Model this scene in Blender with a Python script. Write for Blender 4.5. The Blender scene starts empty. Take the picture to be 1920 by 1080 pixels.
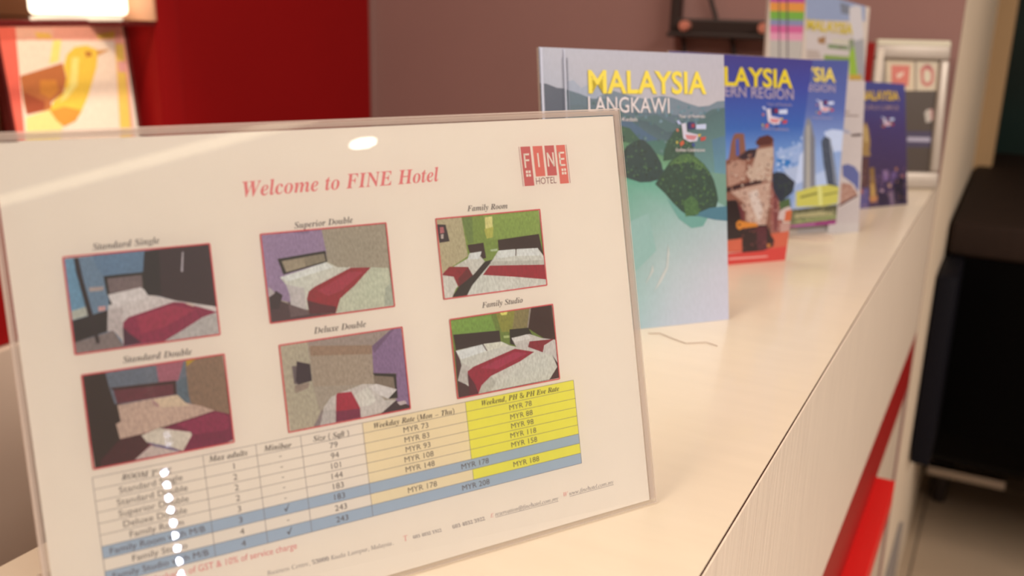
import bpy, bmesh, math, random
from mathutils import Matrix, Vector
random.seed(7)
SC = bpy.context.scene
COL = SC.collection

# ---------------------------------------------------------------- camera
cam_d = bpy.data.cameras.new('camera')
cam = bpy.data.objects.new('camera', cam_d)
COL.objects.link(cam)
cam_d.sensor_width = 36.0
cam_d.lens = 36.0 * 1809.39 / 1920.0
YAW, PITCH, ROLL = 0.476767, 0.284340, 0.0238603
fwd = Vector((-math.sin(YAW)*math.cos(PITCH), math.cos(YAW)*math.cos(PITCH), -math.sin(PITCH)))
rgt = Vector((math.cos(YAW), math.sin(YAW), 0))
upv = rgt.cross(fwd)
r2 = rgt*math.cos(ROLL) + upv*math.sin(ROLL)
u2 = -rgt*math.sin(ROLL) + upv*math.cos(ROLL)
m = Matrix((r2, u2, -fwd)).transposed().to_4x4()
m.translation = Vector((0, 0, 0.260977))
cam.matrix_world = m
cam_d.clip_start = 0.02
cam_d.dof.use_dof = True
cam_d.dof.focus_distance = 0.56
cam_d.dof.aperture_fstop = 6.5
SC.camera = cam

# ---------------------------------------------------------------- exposure
SC.view_settings.view_transform = 'Standard'
SC.view_settings.look = 'None'
SC.view_settings.gamma = 1.0
SC.view_settings.use_curve_mapping = False
SC.view_settings.exposure = 0.0

# ---------------------------------------------------------------- world and lights
w = bpy.data.worlds.new('world')
SC.world = w
w.use_nodes = True
w.node_tree.nodes['Background'].inputs[0].default_value = (1.0, 0.80, 0.66, 1)
w.node_tree.nodes['Background'].inputs[1].default_value = 0.10

def area(name, loc, target, sx, sy, power, col):
    l = bpy.data.lights.new(name, 'AREA')
    l.shape = 'RECTANGLE'; l.size = sx; l.size_y = sy; l.energy = power; l.color = col
    o = bpy.data.objects.new(name, l); COL.objects.link(o)
    o.location = loc
    if target: o.rotation_euler = (Vector(target) - Vector(loc)).to_track_quat('-Z', 'Y').to_euler()
    return o      # without a target it faces straight down, size along x, size_y along y
WARM = (1.0, 0.84, 0.69)
area('lobby_fill_light', (1.95, -0.20, 1.49), None, 0.7, 2.2, 140, (1.0, 0.89, 0.79))  # added unseen fill on the customer side, brightens sign and counter front
area('staff_side_fill_light', (-0.62, 0.3, 1.49), None, 0.3, 1.8, 19.0, WARM)  # added fill over the staff aisle, brightens the cabinets
area('wall_wash_light', (-0.1, 1.0, 1.49), (-0.3, 1.68, 0.2), 0.5, 0.2, 1.5, WARM)
spl = bpy.data.lights.new('picture_fill_spot', 'SPOT'); spl.energy = 135; spl.color = (1.0, 0.86, 0.66)  # added spot without a fixture, brightens the bird picture
spl.spot_size = math.radians(17); spl.spot_blend = 0.5; spl.shadow_soft_size = 0.09
spo = bpy.data.objects.new('picture_fill_spot', spl); COL.objects.link(spo); spo.location = (-0.72, 0.66, 1.47)
spo.rotation_euler = (Vector((-1.25, 0.94, 0.10))-Vector((-0.72, 0.66, 1.47))).to_track_quat('-Z', 'Y').to_euler()

# ---------------------------------------------------------------- materials
def lin(c):
    return c/12.92 if c <= 0.04045 else ((c+0.055)/1.055)**2.4
def hexl(h, gain=(1, 1, 1)):
    return tuple(min(1.0, lin(int(h[i:i+2], 16)/255.0)*g) for i, g in zip((0, 2, 4), gain))

def mat(name, col, rough=0.5, noise=0.06, nscale=40.0, metal=0.0, coat=0.0, bump=0.0, stretch=None, spec=0.5, col2=None):
    mt = bpy.data.materials.new(name); mt.use_nodes = True
    nt = mt.node_tree; b = nt.nodes['Principled BSDF']
    b.inputs['Roughness'].default_value = rough
    b.inputs['Metallic'].default_value = metal
    b.inputs['Coat Weight'].default_value = coat
    b.inputs['Coat Roughness'].default_value = 0.08
    b.inputs['Specular IOR Level'].default_value = spec
    tc = nt.nodes.new('ShaderNodeTexCoord')
    mp = nt.nodes.new('ShaderNodeMapping')
    if stretch: mp.inputs['Scale'].default_value = stretch
    n = nt.nodes.new('ShaderNodeTexNoise'); n.inputs['Scale'].default_value = nscale
    n.inputs['Detail'].default_value = 4
    nt.links.new(tc.outputs['Object'], mp.inputs['Vector'])
    nt.links.new(mp.outputs['Vector'], n.inputs['Vector'])
    mx = nt.nodes.new('ShaderNodeMix'); mx.data_type = 'RGBA'
    c2 = col2 or tuple(c*(1-noise*2) for c in col)
    c1 = col if col2 else tuple(min(1, c*(1+noise)) for c in col)
    mx.inputs[6].default_value = (*c1, 1); mx.inputs[7].default_value = (*c2, 1)
    nt.links.new(n.outputs['Fac'], mx.inputs[0])
    nt.links.new(mx.outputs[2], b.inputs['Base Color'])
    if bump:
        bp = nt.nodes.new('ShaderNodeBump'); bp.inputs['Strength'].default_value = bump
        bp.inputs['Distance'].default_value = 0.002
        nt.links.new(n.outputs['Fac'], bp.inputs['Height']); nt.links.new(bp.outputs[0], b.inputs['Normal'])
    return mt

def emat(name, col, strength):
    mt = bpy.data.materials.new(name); mt.use_nodes = True
    b = mt.node_tree.nodes['Principled BSDF']
    b.inputs['Base Color'].default_value = (*col, 1)
    b.inputs['Emission Color'].default_value = (*col, 1)
    b.inputs['Emission Strength'].default_value = strength
    return mt

def print_mat(name, rough=0.45, weave=0.10, coat=0.0, nscale=900, spec=0.5):
    """flat ink: the colours come from the mesh's 'ink' attribute, plus a fine print grain"""
    mt = bpy.data.materials.new(name); mt.use_nodes = True
    nt = mt.node_tree; b = nt.nodes['Principled BSDF']
    b.inputs['Roughness'].default_value = rough
    b.inputs['Specular IOR Level'].default_value = spec
    b.inputs['Coat Weight'].default_value = coat; b.inputs['Coat Roughness'].default_value = 0.12
    at = nt.nodes.new('ShaderNodeAttribute'); at.attribute_name = 'ink'
    tc = nt.nodes.new('ShaderNodeTexCoord'); n = nt.nodes.new('ShaderNodeTexNoise')
    mp = nt.nodes.new('ShaderNodeMapping'); mp.inputs['Scale'].default_value = (1, 0.35, 1)
    n.inputs['Scale'].default_value = nscale; n.inputs['Detail'].default_value = 2
    nt.links.new(tc.outputs['Object'], mp.inputs['Vector']); nt.links.new(mp.outputs[0], n.inputs['Vector'])
    mr = nt.nodes.new('ShaderNodeMapRange')
    mr.inputs['From Min'].default_value = 0.3; mr.inputs['From Max'].default_value = 0.7
    mr.inputs['To Min'].default_value = 1-weave; mr.inputs['To Max'].default_value = 1+weave*1.4
    nt.links.new(n.outputs['Fac'], mr.inputs['Value'])
    vm = nt.nodes.new('ShaderNodeVectorMath'); vm.operation = 'SCALE'
    nt.links.new(at.outputs['Color'], vm.inputs[0]); nt.links.new(mr.outputs[0], vm.inputs['Scale'])
    nt.links.new(vm.outputs[0], b.inputs['Base Color'])
    return mt

def acrylic(name, tint=(0.97, 0.97, 0.97), rough=0.0, gain=1.0):
    """thin clear acrylic: transparent with a Fresnel mirror coat"""
    mt = bpy.data.materials.new(name); mt.use_nodes = True
    nt = mt.node_tree; nt.nodes.clear()
    out = nt.nodes.new('ShaderNodeOutputMaterial'); mx = nt.nodes.new('ShaderNodeMixShader')
    tr = nt.nodes.new('ShaderNodeBsdfTransparent'); gl = nt.nodes.new('ShaderNodeBsdfGlossy')
    fr = nt.nodes.new('ShaderNodeFresnel'); fr.inputs['IOR'].default_value = 1.49
    mu = nt.nodes.new('ShaderNodeMath'); mu.operation = 'MULTIPLY'; mu.inputs[1].default_value = gain
    tr.inputs['Color'].default_value = (*tint, 1); gl.inputs['Roughness'].default_value = rough
    nt.links.new(fr.outputs[0], mu.inputs[0]); nt.links.new(mu.outputs[0], mx.inputs[0])
    nt.links.new(tr.outputs[0], mx.inputs[1]); nt.links.new(gl.outputs[0], mx.inputs[2])
    nt.links.new(mx.outputs[0], out.inputs[0])
    return mt

M = {}
M['laminate'] = mat('laminate_white', (0.73, 0.635, 0.50), 0.32, 0.03, 14, stretch=(1, 6, 1), coat=0.25, spec=0.5)
M['laminate_grain'] = mat('laminate_grained', (0.82, 0.71, 0.59), 0.42, nscale=60, stretch=(1, 2.2, 0.22), bump=0.5, col2=(0.66, 0.56, 0.47))
M['seam'] = mat('seam_dark', (0.10, 0.035, 0.025), 0.6)
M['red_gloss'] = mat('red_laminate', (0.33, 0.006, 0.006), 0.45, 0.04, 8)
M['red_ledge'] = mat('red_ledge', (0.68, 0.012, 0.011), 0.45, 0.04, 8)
M['cream_panel'] = mat('cream_panel', (0.62, 0.52, 0.42), 0.5, 0.04, 10)
M['mauve'] = mat('mauve_paint', (0.30, 0.165, 0.150), 0.75, 0.03, 6)
M['cream'] = mat('cream_paint', (0.78, 0.66, 0.52), 0.6, 0.03, 6)
M['tan'] = mat('tan_wood', (0.50, 0.33, 0.17), 0.5, 0.10, 12, stretch=(1, 1, 0.1))
M['red_cab'] = mat('red_cabinet_lacquer', (0.27, 0.004, 0.005), 0.55, 0.04, 4, spec=0.15)
M['red_stile'] = mat('red_cabinet_stile', (0.28, 0.005, 0.006), 0.55, 0.04, 4, spec=0.15)
M['niche'] = mat('niche_lamp_glow_pattern', (0.42, 0.14, 0.06), 0.6, nscale=16, col2=(0.60, 0.34, 0.12))  # mottled pattern; peach tone stands for lamplight on the red wall
M['niche_low'] = mat('niche_lamp_glow', (0.55, 0.30, 0.18), 0.6, 0.04, 8)  # red niche walls coloured peach for the lamp's glow
M['taupe'] = mat('taupe_laminate', (0.62, 0.49, 0.40), 0.5, 0.03, 8)
M['ceiling'] = mat('ceiling_paint', (0.75, 0.70, 0.62), 0.8, 0.02, 3)
M['wall_warm'] = mat('wall_warm_paint', (0.62, 0.52, 0.42), 0.8, 0.02, 3)
M['tile'] = mat('floor_tile', (0.50, 0.38, 0.27), 0.12, 0.06, 5)
M['grout'] = mat('grout', (0.16, 0.13, 0.10), 0.8, 0.05, 30)
M['leather'] = mat('black_leather', (0.0012, 0.001, 0.001), 0.7, 0.1, 60, bump=0.15, spec=0.04)
M['leather_top'] = mat('black_leather_top', (0.030, 0.019, 0.015), 0.7, 0.1, 60, bump=0.1, spec=0.08)  # cushion leather lighter and browner than the chair body
M['chrome'] = mat('brushed_chrome', (0.55, 0.50, 0.46), 0.3, 0.04, 60, metal=1.0)
M['alu'] = mat('brushed_aluminium', (0.44, 0.39, 0.345), 0.42, 0.04, 60, metal=0.3)
M['black'] = mat('black_metal', (0.022, 0.012, 0.010), 0.5, 0.05, 40)
M['copper'] = mat('reddish_metal', (0.75, 0.30, 0.22), 0.35, 0.05, 40, metal=0.4)
M['night'] = mat('dark_green_glass', (0.006, 0.012, 0.006), 0.35, nscale=3, col2=(0.012, 0.06, 0.055))
M['paper'] = mat('white_paper', (0.80, 0.74, 0.66), 0.55, 0.012, 60)
M['page'] = mat('page_edges', (0.62, 0.56, 0.52), 0.6, 0.15, 500)
def edge_mat():
    """polished cut edge of clear acrylic: pale, half see-through"""
    mt = bpy.data.materials.new('acrylic_cut_edge'); mt.use_nodes = True
    nt = mt.node_tree; nt.nodes.clear()
    out = nt.nodes.new('ShaderNodeOutputMaterial'); mx = nt.nodes.new('ShaderNodeMixShader'); m2 = nt.nodes.new('ShaderNodeMixShader')
    tr = nt.nodes.new('ShaderNodeBsdfTransparent'); df = nt.nodes.new('ShaderNodeBsdfDiffuse'); tl = nt.nodes.new('ShaderNodeBsdfTranslucent')
    n = nt.nodes.new('ShaderNodeTexNoise'); n.inputs['Scale'].default_value = 180
    cr = nt.nodes.new('ShaderNodeMix'); cr.data_type = 'RGBA'; cr.inputs[6].default_value = (0.95, 0.86, 0.78, 1); cr.inputs[7].default_value = (0.85, 0.76, 0.72, 1)
    nt.links.new(n.outputs['Fac'], cr.inputs[0])
    for b in (df, tl): nt.links.new(cr.outputs[2], b.inputs['Color'])
    mx.inputs[0].default_value = 0.5; m2.inputs[0].default_value = 0.55
    nt.links.new(df.outputs[0], mx.inputs[1]); nt.links.new(tl.outputs[0], mx.inputs[2])
    nt.links.new(mx.outputs[0], m2.inputs[1]); nt.links.new(tr.outputs[0], m2.inputs[2]); nt.links.new(m2.outputs[0], out.inputs[0])
    return mt
M['edge'] = edge_mat()
M['navy'] = mat('dark_navy_leather', (0.006, 0.006, 0.010), 0.6, 0.1, 60, bump=0.1, spec=0.1)
M['acrylic'] = acrylic('clear_acrylic', gain=1.5)
M['clear'] = acrylic('clear_acrylic_inner', gain=0.0)
M['acrylic_back'] = acrylic('clear_acrylic_back', (0.93, 0.93, 0.93))
M['glass_shelf'] = acrylic('glass_shelf', (0.9, 0.88, 0.85))
M['shelf_edge'] = mat('shelf_edge', (0.10, 0.008, 0.008), 0.3)
M['print'] = print_mat('photo_ink', 0.5, 0.16, nscale=1400)
M['cover'] = print_mat('cover_ink', 0.35, 0.03, coat=0.15, nscale=500)
M['bird'] = print_mat('picture_ink', 0.5, 0.05, nscale=300)
M['lamp'] = emat('lamp_shade_glow', (1.0, 0.86, 0.66), 2.4)
M['down'] = emat('downlight_glow', (1.0, 0.92, 0.75), 60.0)
M['cove'] = emat('cove_glow', (1.0, 0.88, 0.62), 3.2)
M['led'] = emat('led_glow', (0.75, 0.80, 1.0), 260.0)

M['led_dim'] = emat('led_glow_dim', (0.70, 0.76, 1.0), 14.0)
_ink = {}
def ink(name, hexcol, gain=(1, 1, 1), rough=0.5):
    k = (name, hexcol)
    if k not in _ink: _ink[k] = mat(name, hexl(hexcol, gain), rough, 0.02, 200)
    return _ink[k]

# ---------------------------------------------------------------- object helpers
def link(name, me, m_=None, parent=None):
    o = bpy.data.objects.new(name, me); COL.objects.link(o)
    if m_ is not None and me is not None:
        for x in (m_ if isinstance(m_, (list, tuple)) else [m_]): me.materials.append(x)
    if parent is not None: o.parent = parent
    return o
def tag(o, label=None, cat=None, group=None, kind=None):
    if label: o['label'] = label
    if cat: o['category'] = cat
    if group: o['group'] = group
    if kind: o['kind'] = kind
    return o
def empty(name, label, cat, mw=None, loc=None, group=None):
    o = bpy.data.objects.new(name, None); COL.objects.link(o); o.empty_display_size = 0.05
    if mw is not None: o.matrix_world = mw
    if loc is not None: o.location = loc
    return tag(o, label, cat, group)
def bm_new(): return bmesh.new()
def box(bm, x0, x1, y0, y1, z0, z1, bev=0.0, seg=2, mi=0):
    g = bmesh.ops.create_cube(bm, size=1.0, matrix=Matrix.Translation(((x0+x1)/2, (y0+y1)/2, (z0+z1)/2)) @ Matrix.Diagonal((abs(x1-x0), abs(y1-y0), abs(z1-z0), 1)))
    fs = list({f for v in g['verts'] for f in v.link_faces})
    for f in fs: f.material_index = mi
    if bev > 0:
        es = list({e for v in g['verts'] for e in v.link_edges})
        bmesh.ops.bevel(bm, geom=es, offset=bev, segments=seg, profile=0.5, affect='EDGES')
    return bm
def cyl(bm, p0, p1, r, seg=20, r1=None):
    p0, p1 = Vector(p0), Vector(p1); d = p1-p0
    mw = Matrix.Translation((p0+p1)/2) @ d.to_track_quat('Z', 'Y').to_matrix().to_4x4()
    bmesh.ops.create_cone(bm, cap_ends=True, segments=seg, radius1=r, radius2=r if r1 is None else r1, depth=d.length, matrix=mw)
    return bm
def tube(bm, pts, r, seg=10):
    pts = [Vector(p) for p in pts]; rings = []
    for i, p in enumerate(pts):
        d = (pts[min(i+1, len(pts)-1)] - pts[max(i-1, 0)]).normalized()
        q = d.to_track_quat('Z', 'Y')
        rings.append([bm.verts.new(p + q @ Vector((r*math.cos(2*math.pi*k/seg), r*math.sin(2*math.pi*k/seg), 0))) for k in range(seg)])
    for a, b in zip(rings, rings[1:]):
        for k in range(seg): bm.faces.new((a[k], a[(k+1) % seg], b[(k+1) % seg], b[k]))
    bm.faces.new(rings[0][::-1]); bm.faces.new(rings[-1])
    return bm
def done(name, bm, m_, parent=None, smooth=False):
    bmesh.ops.recalc_face_normals(bm, faces=bm.faces[:])
    me = bpy.data.meshes.new(name); bm.to_mesh(me); bm.free()
    if smooth:
        me.polygons.foreach_set('use_smooth', [True]*len(me.polygons))
        try: me.set_sharp_from_angle(angle=math.radians(40))
        except Exception: pass
    return link(name, me, m_, parent)
def b1(name, dims, m_, parent=None, bev=0.0, seg=2):
    bm = bm_new(); box(bm, *dims, bev=bev, seg=seg); return done(name, bm, m_, parent)
def struct(o): o['kind'] = 'structure'; return o
def frame_of(key):
    O, a, t = PLANES[key]
    e = Vector((math.cos(a), math.sin(a), 0)); n = Vector((-math.sin(a), math.cos(a), 0))
    u = Vector((0, 0, math.cos(t))) + n*math.sin(t); w_ = e.cross(u)
    mw = Matrix((e, u, w_)).transposed().to_4x4(); mw.translation = Vector(O)
    return mw

def clip_poly(pts, cols, rect):
    """clip a polygon (with a colour at each corner) to a rectangle"""
    x0, x1, y0, yl, yr = rect      # the top edge may slope from yl to yr
    sl = (yr-yl)/(x1-x0)
    for f in (lambda p: p[0]-x0, lambda p: x1-p[0], lambda p: p[1]-y0, lambda p: yl+sl*(p[0]-x0)-p[1]):
        out, oc = [], []
        for i in range(len(pts)):
            a, b = pts[i-1], pts[i]; ca, cb = cols[i-1], cols[i]
            da, db = f(a), f(b)
            if (da >= 0) != (db >= 0):
                k = da/(da-db)
                out.append(tuple(a[j]+(b[j]-a[j])*k for j in (0, 1)))
                oc.append(tuple(ca[j]+(cb[j]-ca[j])*k for j in (0, 1, 2)))
            if db >= 0: out.append(b); oc.append(cb)
        pts, cols = out, oc
        if len(pts) < 3: return [], []
    return pts, cols
def art(name, key, parent, m_, z0, gain, rect=None, step=1.5e-5, dark=0.0):
    """flat printed picture: one mesh of thin ink shapes, later shapes lie on earlier ones"""
    V, Fc, Cc = [], [], []
    rnd = random.Random(key)
    for i, (c, s) in enumerate(ART[key]):
        v = [int(q)*1e-5 for q in s.split()]
        pts = list(zip(v[0::2], v[1::2]))
        if c[0] == '*':                      # *count:size mm:colours - small flecks of ink scattered inside the shape
            cnt, size, cl_ = c[1:].split(':'); cl_ = cl_.split('|'); size = float(size)*1e-3
            xs = [p[0] for p in pts]; ys = [p[1] for p in pts]; made = 0; tries = 0
            while made < int(cnt) and tries < int(cnt)*8:
                tries += 1
                x, y = rnd.uniform(min(xs), max(xs)), rnd.uniform(min(ys), max(ys)); ins = False
                for k in range(len(pts)):
                    (xa, ya), (xb, yb) = pts[k-1], pts[k]
                    if (ya > y) != (yb > y) and x < (xb-xa)*(y-ya)/(yb-ya)+xa: ins = not ins
                if not ins: continue
                made += 1
                col = hexl(rnd.choice(cl_), gain); a0 = rnd.uniform(0, 6.28)
                blob = [(x+size*rnd.uniform(0.5, 1)*math.cos(a0+k*1.257), y+size*rnd.uniform(0.5, 1)*math.sin(a0+k*1.257)) for k in range(5)]
                cols = [col]*5
                if rect: blob, cols = clip_poly(blob, cols, rect)
                if len(blob) < 3: continue
                b = len(V); V += [(p[0], p[1], z0+(i+made/float(cnt)*0.8)*step) for p in blob]
                Fc.append(list(range(b, b+len(blob)))); Cc += cols
            continue
        cs = [tuple(max(0.001, v_*(1+dark)-dark) for v_ in hexl(h, gain)) for h in c.split('|')]
        if len(cs) == 1: cols = cs*len(pts)
        else: cols = [cs[min(j, len(cs)-1)] for j in range(len(pts))]
        if rect: pts, cols = clip_poly(pts, cols, rect)
        cl = []
        for p, q in zip(pts, cols):
            if not cl or (abs(p[0]-cl[-1][0][0])+abs(p[1]-cl[-1][0][1])) > 1e-7: cl.append((p, q))
        if len(cl) < 3: continue
        b = len(V); V += [(p[0], p[1], z0+i*step) for p, q in cl]
        Fc.append(list(range(b, b+len(cl)))); Cc += [q for p, q in cl]
    me = bpy.data.meshes.new(name); me.from_pydata(V, [], Fc)
    at = me.color_attributes.new('ink', 'FLOAT_COLOR', 'POINT')
    at.data.foreach_set('color', [x for q in Cc for x in (*q, 1.0)])
    me.validate()
    return link(name, me, m_, parent)
def flat(name, quads, parent, m_, z):
    """flat quads [(x,y)*4] in one mesh"""
    V, Fc = [], []
    for q in quads:
        b = len(V); V += [(x, y, z) for x, y in q]; Fc.append(list(range(b, b+len(q))))
    me = bpy.data.meshes.new(name); me.from_pydata(V, [], Fc); return link(name, me, m_, parent)
def stroke(a, b, wd):
    a, b = Vector(a), Vector(b); d = (b-a).normalized(); n = Vector((-d.y, d.x))*wd/2
    return [tuple(a-n), tuple(b-n), tuple(b+n), tuple(a+n)]

# ---------------------------------------------------------------- lettering
def curve_faces(cu):
    o = bpy.data.objects.new('tmp', cu); COL.objects.link(o)
    dg = bpy.context.evaluated_depsgraph_get(); dg.update()
    ev = o.evaluated_get(dg); me = ev.to_mesh()
    V = [tuple(v.co) for v in me.vertices]; Fs = [tuple(p.vertices) for p in me.polygons]
    ev.to_mesh_clear(); bpy.data.objects.remove(o); bpy.data.curves.remove(cu)
    return V, Fs
def serif_mesh(kind, s, sh=0.0):
    G = GLYPHS[kind]; cu = bpy.data.curves.new('t', 'CURVE'); cu.dimensions = '2D'; cu.fill_mode = 'BOTH'
    x = 0.0
    for ch in s:
        if ch == ' ': x += 98; continue
        adv, ps = G[ch]
        if ch == '–': ps = ['20 58 20 76 180 76 180 58']
        for p in ps:
            q = [int(v) for v in p.split()]
            pts = [((x+a+(-0.22*b if sh else 0))/500.0, b/500.0) for a, b in zip(q[0::2], q[1::2])]
            sp = cu.splines.new('POLY'); sp.points.add(len(pts)-1)
            for k, (a, b) in enumerate(pts): sp.points[k].co = (a, b, 0, 1)
            sp.use_cyclic_u = True
        x += adv
    V, Fs = curve_faces(cu)
    return V, Fs, x/500.0
_sans = {}
def sans_mesh(s, off=0.0):
    if (s, off) in _sans: return _sans[(s, off)]
    cu = bpy.data.curves.new('t', 'FONT'); cu.body = s; cu.size = 1.0; cu.offset = off; cu.resolution_u = 3
    V, Fs = curve_faces(cu)
    _sans[(s, off)] = (V, Fs); return V, Fs
def put(items):
    """items: (V, F, sx, sy, x, y, angle)"""
    VV, FF = [], []
    for V, Fs, sx, sy, x, y, an in items:
        b = len(VV)
        if isinstance(an, tuple):       # sheared along a sloping baseline, letters stay upright
            VV += [(x+px*sx, y+an[0]*px*sx+py*sy) for px, py, *_ in V]; FF += [tuple(b+i for i in f) for f in Fs]; continue
        c, s = math.cos(an), math.sin(an)
        VV += [(x+c*(px*sx)-s*(py*sy), y+s*(px*sx)+c*(py*sy)) for px, py, *_ in V]
        FF += [tuple(b+i for i in f) for f in Fs]
    return VV, FF
def text_obj(name, items, parent, m_, z):
    VV, FF = put(items); me = bpy.data.meshes.new(name)
    me.from_pydata([(x, y, z) for x, y in VV], [], FF); return link(name, me, m_, parent)
def text_each(name, items, parent, m_, z):
    return [text_obj(name, [i], parent, m_, z) for i in items]
def items_for(group):
    out = []
    for g, kind, s, ab, k in TEXTS:
        if g != group: continue
        x0, y0, x1, y1 = [v*1e-5 for v in ab]; an = math.atan2(y1-y0, x1-x0); ln = math.hypot(x1-x0, y1-y0)
        if kind == 'S':
            V, Fs = sans_mesh(s, k.get('off', 0.0))
            xs = [v[0] for v in V]; ys = [v[1] for v in V]; cap = 0.70
            sx = ln/(max(xs)-min(xs)); sy = k['cap']/cap
            kx = {'blue': 0.16, 'sec': 0.10, 'dk': 0.03}.get(g.split('_')[0], 0.0)*sy/sx    # the print stands plumb on the skewed cover
            V = [(v[0]-min(xs)-kx*v[1], v[1]) for v in V]
            out.append((V, Fs, sx, sy, x0, y0, an if g == 'charge' else (math.tan(an),)))
        else:
            V, Fs, wd = serif_mesh(kind, s, k.get('sh', 0))
            sc = ln/wd; out.append((V, Fs, sc, sc, x0, y0, an))
            if k.get('ul'):
                out.append(([(0, -0.00045), (ln, -0.00045), (ln, -0.00065), (0, -0.00065)], [(0, 1, 2, 3)], 1, 1, x0, y0, an))
    return out

# ---------------------------------------------------------------- print data (metres*1e5 in each sheet's own plane)
PLANES={"sign":[[-0.14715,0.46302,0.0],1.01205,0.2503],"lang":[[-0.20166,0.80819,0.0],0.85586,0.18271],"blue":[[-0.206,1.05,0.0],0.856,-0.05],"wh":[[-0.158,1.245,0.0],0.85,0.118],"sec":[[-0.18019,1.20284,0.01536],0.85,0.055],"dk":[[-0.126,1.478,0.0],0.95,0.198],"green":[[-0.20945,1.5,0.16969],0.85,0.06],"rain":[[-0.20945,1.5,0.16969],0.85,0.06],"frame":[[-0.101,1.642,0.0],0.45,0.125],"bird":[[-1.24,1.078,0.004],1.5708,0.1]}
TABLE={"rowL":[[-28011,7594],[-27960,7114],[-27943,6623],[-27940,6157],[-27930,5711],[-27908,5227],[-27896,4750],[-27890,4253],[-27891,3716],[-27875,3175]],"rowR":[[-4542,7601],[-4550,7107],[-4534,6621],[-4524,6136],[-4512,5664],[-4500,5191],[-4490,4709],[-4500,4191],[-4493,3675],[-4489,3135]],"col":[[[-28011,7594],[-27875,3175]],[[-23614,7582],[-23488,3162]],[[-21330,7516],[-21221,3135]],[[-19310,7525],[-19202,3140]],[[-16347,7537],[-16250,3098]],[[-10942,7535],[-10873,3638]],[[-4542,7601],[-4489,3135]]],"logo":[[-6399,19883],[-3504,19844],[-3474,17845],[-6373,17881]]}
TEXTS=[["title","B","Welcome to FINE Hotel",[-20520,18419,-11011,18466],{}],["cap","B","Standard Single",[-26790,16738,-24186,16769],{}],["cap","B","Standard Double",[-26217,12021,-23459,11951],{}],["cap","B","Superior Double",[-18399,16840,-15617,16861],{}],["cap","B","Deluxe Double",[-18063,12042,-15558,12006],{}],["cap","B","Family Room",[-9657,16884,-7375,16841],{}],["cap","B","Family Studio",[-9412,12059,-7055,12031],{}],["head","B","ROOM TYPE",[-26847,7250,-24891,7120],{}],["head","B","Max adults",[-23318,7256,-21660,7216],{}],["head","B","Minibar",[-20940,7224,-19711,7149],{}],["head","B","Size ( Sqft )",[-18698,7205,-16983,7148],{}],["head","B","Weekday Rate (Mon – Thu)",[-15775,7222,-11540,7150],{}],["head","B","Weekend, PH & PH Eve Rate",[-10047,7236,-5439,7193],{}],["foot","I","Business Centre, 53000 Kuala Lumpur, Malaysia.",[-21450,1737,-15420,1577],{"sh":1}],["footred","I","T",[-14904,1600,-14668,1604],{"sh":1}],["foot","I","603 4032 1922",[-14418,1595,-12894,1579],{"sh":1}],["footred","I","F",[-12550,1559,-12572,1566],{"sh":1}],["foot","I","603 4032 3922",[-12311,1558,-10499,1555],{"sh":1}],["footred","I","E",[-10189,1601,-10006,1598],{}],["foot","I","reservation@finehotel.com.my",[-9914,1602,-6174,1550],{"ul":1}],["footred","I","W",[-5858,1646,-5575,1643],{}],["foot","I","www.finehotel.com.my",[-5476,1634,-2616,1625],{"ul":1}],["charge","S","Inclusive of GST & 10% of service charge",[-26071,2738,-20012,2596],{"cap":0.0029}],["lang_y","S","MALAYSIA",[-12953,19805,-1837,19630],{"cap":0.01801,"off":0.024}],["lang_w","S","LANGKAWI",[-13011,18269,-5499,18055],{"cap":0.01265,"off":0.0}],["lang_w","S","Kedah",[-9973,17480,-8583,17431],{"cap":0.00306,"off":0.0}],["lang_w","S","Year of Festivals",[-4609,17640,-2045,17592],{"cap":0.00268,"off":0.0}],["lang_w","S","Endless Celebrations",[-4945,14838,-2114,14750],{"cap":0.0027,"off":0.0}],["blue_y","S","MALAYSIA",[-14147,19221,-2089,18713],{"cap":0.01773,"off":0.024}],["blue_w","S","SOUTHERN REGION",[-15055,18194,-1793,17515],{"cap":0.01071,"off":0.01}],["blue_w","S","Year of Festivals",[-5000,16986,-1881,16832],{"cap":0.00273,"off":0.0}],["blue_w","S","Endless Celebrations",[-5211,14478,-1869,14289],{"cap":0.00306,"off":0.0}],["sec_y","S","MALAYSIA",[-11926,17361,-1749,16924],{"cap":0.01511,"off":0.024}],["sec_w","S","CENTRAL REGION",[-12129,16239,-1708,15731],{"cap":0.00852,"off":0.01}],["sec_w","S","Endless Celebrations",[-4700,12762,-1790,12647],{"cap":0.00247,"off":0.0}],["dk_y","S","MALAYSIA",[-8794,15039,-1298,14807],{"cap":0.01256,"off":0.024}],["dk_w","S","KUALA LUMPUR",[-8239,13713,-1343,13389],{"cap":0.00666,"off":0.01}],["green_y","S","MALAYSIA",[-10681,6947,-2731,6319],{"cap":0.01444,"off":0.024}]]
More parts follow.
